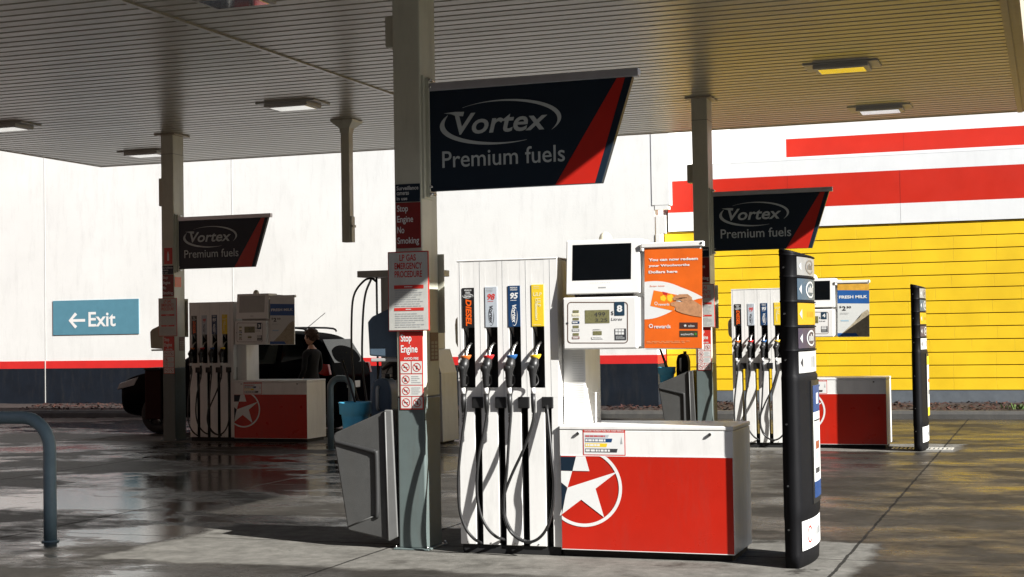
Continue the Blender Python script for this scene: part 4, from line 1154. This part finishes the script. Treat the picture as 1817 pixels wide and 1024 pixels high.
    if key == 'M':
        patch(q, 0.45, 0.93, 0.48, 1.32, mat('poster_white_ink', (0.66, 0.67, 0.64), 0.4), 0.024)
        patch(q, 0.45, 0.93, 1.12, 1.32, mat('deep_blue_ink', (0.012, 0.045, 0.15), 0.4), 0.025); patch(q, 0.45, 0.93, 0.48, 0.60, mat('deep_blue_ink', (0.012, 0.045, 0.15), 0.4), 0.025)
        patch(q, 0.62, 0.78, 1.18, 1.26, OFFW, 0.026); patch(q, 0.50, 0.86, 0.90, 1.00, BLUEPALE, 0.025); patch(q, 0.55, 0.80, 0.84, 0.90, mat('brown_food_ink', (0.25, 0.07, 0.03), 0.5, var=0.5, scale=30), 0.026)
        patch(q, 0.48, 0.88, 1.05, 1.063, DARKINK, 0.026); patch(q, 0.50, 0.75, 0.76, 0.82, BLUEPALE, 0.025); patch(q, 0.52, 0.80, 0.66, 0.70, DARKINK, 0.026)
    else:
        patch(q, 0.45, 0.93, 0.48, 1.32, mat('poster_white_ink', (0.66, 0.67, 0.64), 0.4), 0.024)
        patch(q, 0.45, 0.93, 1.20, 1.32, YELLOW, 0.025); patch(q, 0.45, 0.93, 0.48, 0.60, YELLOW, 0.025)
        patch(q, 0.55, 0.85, 0.95, 1.0, REDINK, 0.025); patch(q, 0.55, 0.80, 0.78, 0.84, DARKINK, 0.025)
    q.build('poster', t, weld=False)
    q = MB(); patch(q, 0.03, 0.99, 0.12, 0.335, OFFW, 0.007)
    vs = []; N = 20
    for k in range(N + 1):
        an = 2 * math.pi * k / N
        for r_ in (0.05, 0.065): vs.append((*side(0.30 + r_ * 1.4 * math.cos(an), 0.009), 0.225 + r_ * math.sin(an)))
    q.add(vs, [[2 * k, 2 * k + 2, 2 * k + 3, 2 * k + 1] for k in range(N)], REDINK)
    for k in range(6): patch(q, 0.46 + k * .08, 0.51 + k * .08, 0.19, 0.25 + (.02 if k % 2 else 0), GREYINK, 0.009, 2)
    o = q.build('base_label', t, weld=False); o['label'] = 'white label with small red ring'
    return t
pylon('M', -0.20, 'tall black price pylon with coloured labels in the right foreground')
pylon('R', -0.44, 'smaller black price pylon farther back in front of the yellow wall')

# ================================================================ BINS, BUCKETS, CANS
BL = {'M': 'the foreground column', 'R': 'the right column beyond the poster'}
def service(key):
    X, Y = ISL[key]
    t = thing('service_bin', 'grey wedge shaped plastic bin on the left side of ' + BL[key], 'bin', (X - 0.585, Y + 0.07, 0), 'wedge bins on the column sides')
    P = [(-0.575, 0.915), (-0.555, 0.945), (-0.115, 1.125), (-0.10, 1.12), (-0.085, 0.07), (-0.44, 0.135), (-0.455, 0.16)]
    q = MB(); q.prism(P, 0.0, 0.19, BINM, 'y', 0.012)
    # rear half: bin body lower so that the bucket shelf is open
    q.prism([(-0.61, 0.87), (-0.08, 0.87), (-0.085, 0.09), (-0.44, 0.145)], 0.191, 0.46, BINM, 'y', 0.01)
    q.build('hopper', t)
    # dark raised tube along the recess outline, the recess shade in its colour
    q = MB()
    DK = mat('bin_groove_shadow_plastic', (0.022, 0.022, 0.022), 0.6)
    gr = [(-0.555, 0.868), (-0.50, 0.858), (-0.24, 0.800), (-0.195, 0.785), (-0.180, 0.75), (-0.178, 0.30), (-0.20, 0.262)]
    q.tube([(a, -0.001, b) for a, b in gr], [0.011, 0.016, 0.020, 0.022, 0.022, 0.022, 0.010], DK, 8, 5); q.build('groove_shade', t)
    q = MB(); q.tube([(-0.44, -0.002, 0.17), (-0.20, -0.002, 0.265)], 0.006, BINM, 6); q.build('moulding', t)
    q = MB(); q.prism([(-0.098, 1.135), (-0.03, 1.135), (0.012, 0.10), (-0.066, 0.062), (-0.082, 0.065)], -0.018, 0.46, mat('grey_back_plate', (0.15, 0.15, 0.145), 0.55, var=0.12, dirt=0.15) if key == 'M' else BINM, 'y', 0.008)
    q.tube([(-0.088, -0.020, 1.12), (-0.070, -0.020, 0.07)], 0.006, mat('pale_bin_edge', (0.16, 0.16, 0.155), 0.5), 6); q.build('back_plate', t)  # thin paler line down the plate edge
    # bucket stands on the rear shelf
    b = thing('squeegee_bucket', {'M': 'light blue squeegee bucket standing on the bin by the foreground column', 'R': 'pale blue squeegee bucket on the bin by the right column'}[key], 'bucket', (X - 1.095, Y + 0.375, 0.845), 'light blue buckets on the bins')
    q = MB(); rings = []
    for (z, h, k_) in ((0.0, .085, .07), (0.005, .088, .072), (0.20, .105, .085), (0.235, .110, .088), (0.240, .124, .098), (0.325, .128, .10), (0.330, .132, .104), (0.342, .132, .104), (0.342, .120, .092), (0.10, .085, .07)):
        N = 24; P = []
        for i in range(N):
            a = 2 * math.pi * i / N; c, s = math.cos(a), math.sin(a)
            P.append((h * (abs(c) ** .45) * (1 if c > 0 else -1), k_ * (abs(s) ** .45) * (1 if s > 0 else -1), z))
        rings.append(P)
    q.loft(rings, CYAN); q.build('tub', b)
    q = MB(); q.tube([(-0.13, 0.11, 0.335), (-0.1, 0.115, 0.25), (0.1, 0.115, 0.25), (0.13, 0.11, 0.335)], .004, STEEL, 6, 3); q.build('handle', b)
    s = thing('squeegee', {'M': 'long black squeegee handle leaning out of the blue bucket by the foreground column', 'R': 'black squeegee handles leaning out of the bucket by the right column'}[key], 'squeegee', (X - 1.10, Y + 0.40, 0.98), 'squeegees in the buckets')
    q = MB(); q.tube([(0.05, 0.0, 0.0), (-0.05, 0.02, 0.30), (-0.14, 0.03, 0.56)], .011, RUBBER, 8); q.build('handle', s)
    if key == 'R': q = MB(); q.tube([(0.09, -0.02, 0.0), (-0.02, -0.01, 0.30), (-0.10, 0.0, 0.50)], .011, RUBBER, 8); q.build('second_handle', s)
    q = MB(); q.box(-0.02, 0.11, -0.02, 0.02, -0.05, 0.0, MATTE, 0.006); q.build('sponge', s)
    # water can
    c = thing('water_can', {'M': 'blue grey plastic water can with moulded handle beside the foreground column', 'R': 'dark plastic water can with pale handle by the right column'}[key], 'can', (X - 0.84, Y + 0.375, 0.872), 'water cans on the bins')
    mt = BLUEG if key == 'M' else BLACK
    q = MB(); q.prism([(-0.10, 0.0), (0.085, 0.0), (0.088, 0.40), (0.07, 0.48), (0.03, 0.515), (-0.03, 0.515), (-0.08, 0.48), (-0.10, 0.40)], -0.03, 0.14, mt, 'y', 0.018); q.build('body', c)
    q = MB(); q.tube([(-0.025, -0.03, 0.44), (-0.025, -0.055, 0.43), (-0.025, -0.058, 0.34), (-0.025, -0.055, 0.27), (-0.025, -0.03, 0.25)], .013, GREYP if key == 'M' else OFFW, 8, 4); q.build('handle', c)
    q = MB(); q.tube([(0.02, 0.06, 0.51), (0.02, 0.06, 0.55)], .026, RUBBER, 12); q.build('cap', c)
service('M'); service('R')
X, Y = ISL['L']
t = thing('red_cabinet', 'dark red cabinet fixed to the left side of the left column', 'cabinet', (X - 0.74, Y + 0.15, 0))
q = MB(); q.box(-0.17, 0.15, -0.12, 0.3, 0.36, 1.20, DRED, 0.015); q.build('body', t)
q = MB(); q.box(-0.18, 0.16, -0.13, 0.31, 1.20, 1.245, MATTE, 0.01); q.build('lid', t)
q = MB(); q.box(0.10, 0.176, -0.08, 0.26, 0.345, 0.359, MATTE); q.build('bracket', t)

# ================================================================ RAILS
t = thing('hoop_rail', 'thick blue grey steel hoop rail in the left foreground', 'rail', (-4.6, -0.22, 0))
q = MB()
xr, zr = 0.845, 1.075; r_ = 0.27
P = [(xr, 0, 0.0), (xr, 0, 0.4), (xr, 0, zr - r_)] + [(xr - r_ + r_ * math.cos(R(a)), 0, zr - r_ + r_ * math.sin(R(a))) for a in range(10, 91, 10)]
P += [(0, 0, zr)] + [(-xr + r_ - r_ * math.sin(R(a)), 0, zr - r_ + r_ * math.cos(R(a))) for a in range(0, 91, 10)] + [(-xr, 0, 0.4), (-xr, 0, 0)]
q.tube(P, 0.056, RAIL, 20); q.build('rail', t)
q = MB()
for x in (-xr, xr): q.tube([(x, 0, 0), (x, 0, 0.012)], 0.075, RAIL, 20)
q.build('base_flange', t)
xx, zz = PX(606, 785, 9.6)
t = thing('hoop_rail', 'dark steel hoop guard between the left pump cabinet and the blue bucket', 'rail', (xx, 9.6, 0))
q = MB(); xr = 0.18; zr = 1.09; r_ = 0.15
P = [(xr, 0, 0.0), (xr, 0, zr - r_)] + [(xr - r_ + r_ * math.cos(R(a)), 0, zr - r_ + r_ * math.sin(R(a))) for a in range(10, 91, 10)]
P += [(-xr + r_ - r_ * math.sin(R(a)), 0, zr - r_ + r_ * math.cos(R(a))) for a in range(0, 91, 10)] + [(-xr, 0, 0)]
q.tube(P, 0.05, RAIL, 16); q.build('rail', t)
q = MB()
for x in (-xr, xr): q.tube([(x, 0, 0), (x, 0, 0.012)], 0.075, RAIL, 16)
q.build('base_flange', t)

# ================================================================ GAS DISPENSER
t = thing('gas_dispenser', 'tall grey LP gas dispenser with hanging black hoses behind the foreground column', 'gas dispenser', (-5.2, 11.0, 0))
q = MB(); q.box(-0.50, 0.36, 0.0, 0.62, 1.5, 2.67, GREYP, 0.01)
q.prism([(-0.50, 0.03), (0.56, 0.03), (0.54, 1.12), (0.43, 1.5), (-0.50, 1.5)], -0.02, 0.66, GREYP, 'y', 0.008); q.build('cabinet', t)
q = MB(); q.box(-0.88, 0.42, -0.08, 0.70, 2.68, 2.785, GREYP, 0.01); q.build('top_slab', t)
q = MB(); q.box(0.55 - 1.04, 0.545, -0.024, -0.019, 1.118, 1.124, DARKINK); q.box(-0.3, -0.12, -0.024, -0.019, 1.02, 1.3, MATTE); q.build('panel_detail', t)
q = MB(); q.box(-0.45, 0.5, 0.02, 0.6, 0, 0.03, MATTE); q.build('plinth', t)
for k in range(2):
    q = MB(); o_ = k * 0.20
    q.tube([(-0.56, -0.02, 2.60), (-0.64, -0.03, 2.68 - .02), (-0.78 + o_ * .6, -0.04, 2.62), (-0.95 + o_, -0.05, 2.40), (-1.0 + o_, -0.05, 2.0), (-1.0 + o_ * .9, -0.05, 1.3), (-0.92 + o_ * .8, -0.05, 0.75), (-0.72, -0.05, 0.55), (-0.58, -0.04, 0.9), (-0.53, -0.03, 1.25)], 0.018, RUBBER, 8, 6); q.build('hose', t)
q = MB(); q.tube([(-0.56, -0.02, 2.69), (-0.56, -0.02, 1.0)], 0.018, RUBBER, 8); q.build('hanger_cable', t)
q = MB(); q.tube([(-0.45, -0.06, 1.20), (-0.28, -0.12, 1.28), (-0.05, -0.10, 1.36), (0.1, -0.05, 1.44)], [.03, .045, .05, .03], RUBBER, 10, 4); q.tube([(-0.28, -.12, 1.28), (-0.38, -0.12, 1.05), (-0.1, -.1, 1.1)], .015, RUBBER, 8, 4); q.build('nozzle', t)

# ceiling drop post
t = thing('ceiling_drop_post', 'thin square post hanging down from the canopy ceiling', 'post', (-6.27, 11.0, 3.26))
q = MB(); q.box(-0.075, 0.075, -0.075, 0.075, 0, 1.82, COLUP, 0.008); q.build('post', t)
q = MB(); q.loft([[(a * r_, b * r_, z) for a, b in ((-1, -1), (1, -1), (1, 1), (-1, 1))] for z, r_ in ((1.78, .08), (1.86, .09), (1.955, .19), (1.985, .20))], COLUP, smooth=False); q.build('flared_collar', t)
q = MB(); q.box(0.076, 0.12, -0.06, 0.06, 0.24, 0.28, COLUP, .004); q.box(0.076, 0.10, -0.06, 0.06, 0.0, 0.42, COLUP, .004); q.build('hinge_plate', t)
# ================================================================ CAR
def car():
    t = thing('parked_car', 'black hatchback SUV parked in the shade behind the left pump', 'car', (-9.6, 13.65, 0))
    # local x: front at -2.35, rear at +2.1 ; half width .9
    st = [ # x, z bottom, z hip, z belt, half width, roof z, roof half width
        (-2.38, .42, .62, .78, .60, .80, .50), (-2.30, .34, .62, .92, .78, .95, .62), (-2.05, .28, .65, 1.04, .86, 1.07, .72), (-1.60, .27, .68, 1.12, .89, 1.16, .76),
        (-1.15, .27, .70, 1.17, .90, 1.23, .78), (-0.75, .27, .70, 1.18, .90, 1.47, .72), (-0.30, .27, .70, 1.18, .90, 1.74, .66), (0.15, .27, .70, 1.19, .90, 1.83, .64), (0.80, .27, .70, 1.20, .90, 1.84, .64),
        (1.40, .27, .70, 1.22, .90, 1.80, .63), (1.75, .29, .70, 1.24, .88, 1.72, .60), (2.00, .32, .70, 1.22, .84, 1.38, .64), (2.10, .36, .68, 1.12, .80, 1.16, .68), (2.12, .45, .66, .95, .74, 1.0, .62)]
    q = MB(); rings = []
    for (x, zb, zh, zt, hw, zr, rw) in st:
        H = [(0, zb), (hw * .75, zb), (hw * .96, zb + .07), (hw, zh), (hw * .995, zt - .10), (hw * .965, zt), (lerp(hw * .965, rw, .5), lerp(zt, zr, .5) + .0), (rw, zr - .035), (rw * .82, zr), (rw * .4, zr + .015)]
        rings.append([(x, -a, b) for a, b in H] + [(x, a, b) for a, b in [(0, zr + .02)] + H[:0:-1]])
    q.loft(rings, CARP); body = q.build('body', t)
    m = body.modifiers.new('smooth', 'SUBSURF'); m.levels = 1; m.render_levels = 2
    def gl(name, P, label=None, m=GLASS):
        for sg in (-1, 1):
            q = MB(); vs = [(x, sg * (y + .012), z) for x, y, z in P]; q.add(vs if sg < 0 else vs[::-1], [list(range(len(P)))], m)
            n0 = len(q.v); q.add([(x, sg * (y - .004), z) for x, y, z in P], [list(range(len(P)))[::sg]], m)
            q.build(name, t)
    def yw(z, f=.0): return lerp(.872, .66, min(1, max(0, (z - 1.19) / .58))) + f
    gl('side_window', [(x, yw(z), z) for x, z in ((-0.85, 1.23), (0.10, 1.24), (0.10, 1.70), (-0.22, 1.66))])
    gl('side_window', [(x, yw(z), z) for x, z in ((0.20, 1.24), (1.0, 1.26), (1.0, 1.70), (0.20, 1.71))])
    gl('side_window', [(x, yw(z), z) for x, z in ((1.10, 1.28), (1.62, 1.36), (1.45, 1.66), (1.10, 1.69))])
    q = MB(); q.add([(-1.12, -.70, 1.25), (-1.12, .70, 1.25), (-0.36, .60, 1.735), (-0.36, -.60, 1.735)], [[0, 1, 2, 3]], GLASS); q.build('windscreen', t)
    q = MB(); q.add([(2.055, -.62, 1.26), (1.80, -.56, 1.68), (1.80, .56, 1.68), (2.055, .62, 1.26)], [[0, 3, 2, 1]], mat('rear_glass', (0.03, 0.045, 0.05), 0.05)); q.build('rear_window', t)
    for sg in (-1, 1):
        q = MB(); q.tube([(-0.10, sg * .60, 1.84), (0.0, sg * .60, 1.90), (1.3, sg * .60, 1.89), (1.5, sg * .60, 1.82)], .018, RUBBER, 8, 4); q.build('roof_rail', t)
        q = MB(); q.sphere((-0.80, sg * .99, 1.24), .10, CARP, 12, 8, (.7, .9, .75)); q.tube([(-0.80, sg * .88, 1.2), (-0.80, sg * .97, 1.22)], .025, CARP, 8); q.build('wing_mirror', t)
        q = MB(); q.prism([(1.62, 1.16), (1.62, 1.26), (2.05, 1.24), (2.09, 1.05), (2.0, 1.03)], sg * .80, sg * .885, TAILR, 'y', .01); q.build('tail_light', t)
        q = MB(); q.prism([(-2.32, .80), (-2.26, .92), (-1.85, 1.04), (-1.95, .88)], sg * .72, sg * .862, mat('headlight_glass', (0.30, 0.32, 0.33), .08), 'y', .01); q.build('headlight', t)
        for x in (-1.42, 1.30):
            q = MB(); N = 32; prof = [(.20, .76), (.30, .74), (.345, .76), (.355, .80), (.355, .88), (.335, .915), (.25, .92), (.20, .90)]
            rg = []
            for a in range(N + 1):
                an = 2 * math.pi * a / N; rg.append([(x + r_ * math.cos(an), sg * y_, .355 + r_ * math.sin(an)) for r_, y_ in prof])
            q.loft(rg, TYRE, cap=False); wh = q.build('wheel', t)
            q = MB(); q.tube([(x, sg * .86, .355), (x, sg * .895, .355)], .19, MATTE, 24)
            for k in range(5):
                an = 2 * math.pi * k / 5; q.tube([(x + .03 * math.cos(an), sg * .905, .355 + .03 * math.sin(an)), (x + .2 * math.cos(an), sg * .905, .355 + .2 * math.sin(an))], [.035, .022], STEEL, 8)
            q.build('rim', wh)
    q = MB(); q.tube([(1.20, -.1, 1.86), (1.24, -.1, 1.875)], .03, RUBBER, 8); q.tube([(1.22, -.1, 1.87), (1.62, -.1, 2.16)], .006, RUBBER, 6); q.build('antenna', t)
    q = MB(); q.box(2.10, 2.135, -.26, .26, .80, .92, OFFW, .003); q.build('number_plate', t)
    q = MB(); q.box(-2.392, -2.36, -.45, .45, .52, .70, MATTE, .01); q.build('grille', t)
    q = MB()
    for z, y_ in ((.95, -.906), (.95, .906)):
        q.box(0.02, 0.16, min(y_, y_ * .985), max(y_, y_ * .985), .97, 1.0, CARP, .004); q.box(0.92, 1.06, min(y_, y_ * .985), max(y_, y_ * .985), .98, 1.01, CARP, .004)
    q.build('door_handle', t)
car()

# ================================================================ PERSON beside the car
def skin(joints, edges, root, name, m, par, sub=2):
    me = bpy.data.meshes.new(name)
    me.from_pydata([j[0] for j in joints], edges, [])
    o = bpy.data.objects.new(name, me); COL.objects.link(o)
    sm = o.modifiers.new('skin', 'SKIN'); sm.use_smooth_shade = True
    for i, v in enumerate(me.skin_vertices[0].data):
        r = joints[i][1]; v.radius = r if isinstance(r, tuple) else (r, r); v.use_root = (i == root)
    o.modifiers.new('sub', 'SUBSURF').levels = sub
    dg = bpy.context.evaluated_depsgraph_get(); dg.update()
    me2 = bpy.data.meshes.new_from_object(o.evaluated_get(dg))
    bpy.data.objects.remove(o); bpy.data.meshes.remove(me)
    me2.name = name; me2.materials.clear(); me2.materials.append(m)
    o2 = bpy.data.objects.new(name, me2); COL.objects.link(o2)
    if par: o2.parent = par
    for p_ in me2.polygons: p_.use_smooth = True
    return o2
t = thing('person', 'person with curly brown hair in dark clothes standing behind the left pump', 'person', (-7.60, 12.25, 0))
t.rotation_euler = (0, 0, R(80))   # faces the car and slightly left
# local frame: faces +y, x to the right
J = [((0, 0, .97), (.155, .11)), ((0, .01, 1.15), (.14, .10)), ((0, 0, 1.33), (.17, .115)), ((0, -.01, 1.46), (.12, .09)), ((0, 0, 1.545), .055), ((0, .015, 1.60), .055),
     ((-.19, -.01, 1.44), .062), ((-.25, -.03, 1.16), .047), ((-.23, .12, .95), .036), ((-.22, .17, .88), (.042, .022)),
     ((.19, -.01, 1.44), .062), ((.26, 0, 1.17), .047), ((.22, .20, 1.05), .036), ((.20, .27, 1.02), (.042, .022)),
     ((-.10, 0, .88), .095), ((-.11, .02, .50), .065), ((-.11, -.01, .10), .045), ((-.12, .13, .04), (.045, .035)),
     ((.10, 0, .88), .095), ((.11, .03, .50), .065), ((.12, 0, .10), .045), ((.13, .14, .04), (.045, .035))]
E_ = [(0, 1), (1, 2), (2, 3), (3, 4), (4, 5), (3, 6), (6, 7), (7, 8), (8, 9), (3, 10), (10, 11), (11, 12), (12, 13), (0, 14), (14, 15), (15, 16), (16, 17), (0, 18), (18, 19), (19, 20), (20, 21)]
bd = skin(J, E_, 0, 'body', CLOTH, t)
bd.data.materials.append(JEAN); bd.data.materials.append(SKIN); bd.data.materials.append(BLACK)
# head joined into the body mesh: sculpted sphere with face features and ears; then fingers
b = bmesh.new(); b.from_mesh(bd.data)
for f in b.faces:
    c = f.calc_center_median()
    f.material_index = 3 if c.z < .09 else (1 if c.z < .93 and abs(c.x) < .2 else (2 if c.z > 1.52 or (c.z < .96 and abs(c.x) > .2 and c.y > .1) or (c.x > .17 and c.y > .2) else 0))
r0 = bmesh.ops.create_uvsphere(b, u_segments=28, v_segments=20, radius=.1)
for v in r0['verts']:
    p = v.co.copy(); x, y, z = p.x * .78, p.y * .98, p.z * 1.20
    if z < -.03: k_ = (z + .03) / .09; x *= 1 + .35 * k_; y += -.018 * k_
    fy = max(0, p.y / .1)
    nose = math.exp(-((p.x / .014) ** 2 + ((p.z + .012) / .026) ** 2)) * .026
    brow = math.exp(-((p.x / .05) ** 2 + ((p.z - .022) / .012) ** 2)) * .006
    eye = -sum(math.exp(-(((p.x - s * .033) / .014) ** 2 + ((p.z - .006) / .011) ** 2)) for s in (-1, 1)) * .009
    mouth = math.exp(-((p.x / .025) ** 2 + ((p.z + .052) / .007) ** 2)) * .005 + math.exp(-((p.x / .02) ** 2 + ((p.z + .085) / .014) ** 2)) * .008
    y += fy * (nose + brow + eye + mouth)
    v.co = Vector((x, y + .02, z + 1.715))
for f in {f for v in r0['verts'] for f in v.link_faces}: f.material_index = 2; f.smooth = True
for s in (-1, 1):
    r1 = bmesh.ops.create_uvsphere(b, u_segments=10, v_segments=8, radius=.03)
    for v in r1['verts']: v.co = Vector((s * .078 + v.co.x * .35, .005 + v.co.y * .6, 1.71 + v.co.z))
    for f in {f for v in r1['verts'] for f in v.link_faces}: f.material_index = 2; f.smooth = True
for (hx, hy, hz, s) in ((-.22, .17, .88, -1), (.20, .27, 1.02, 1)):
    for i in range(5):
        dx = (-.03 + i * .019) if i < 4 else -s * .042
        L_ = (.070, .080, .076, .060, .052)[i]
        dv = Vector((0, .5, -.85)).normalized() if s < 0 else Vector((0, 1, -.2)).normalized()
        base = Vector((hx + dx, hy + .01, hz - .005)) + dv * (.02 if i < 4 else -.005)
        if i == 4: dv = (dv + Vector((-s * .7, 0, 0))).normalized()
        cone = bmesh.ops.create_cone(b, cap_ends=True, segments=8, radius1=.009, radius2=.0065, depth=L_)
        q_ = dv.to_track_quat('Z', 'Y')
        for v in cone['verts']: v.co = base + q_ @ (v.co + Vector((0, 0, L_ / 2)))
        for f in {f for v in cone['verts'] for f in v.link_faces}: f.material_index = 2
b.to_mesh(bd.data); b.free()
q = MB()
rr = random.Random(5)
q.sphere((0, -.012, 1.745), .098, HAIR, 20, 14, (.90, 1.05, 1.05))
for i in range(330):
    a = rr.uniform(0, 6.283); e_ = rr.uniform(-.45, 1.5)
    d = Vector((math.cos(a) * math.cos(e_), math.sin(a) * math.cos(e_), math.sin(e_)))
    if d.y > .35 and d.z < .45: continue
    c = Vector((0, -.010, 1.745)) + Vector((d.x * .112, d.y * .122, d.z * .118))
    q.sphere(c, rr.uniform(.014, .026), HAIR, 7, 5)
q.build('hair', t)
EYE = mat('eye_white', (0.6, 0.6, 0.58), .3); IRIS = mat('dark_iris', (0.02, 0.015, 0.01), .2); LIP = mat('lip', (0.35, 0.12, 0.10), .5)
q = MB()
for s in (-1, 1):
    q.sphere((s * .026, .106, 1.7215), .0115, EYE, 12, 8); q.sphere((s * .026, .1145, 1.7215), .0052, IRIS, 10, 6)
q.build('eyes', t)
q = MB(); q.sphere((0, .112, 1.652), .018, LIP, 12, 6, (1, .3, .28)); q.build('mouth', t)
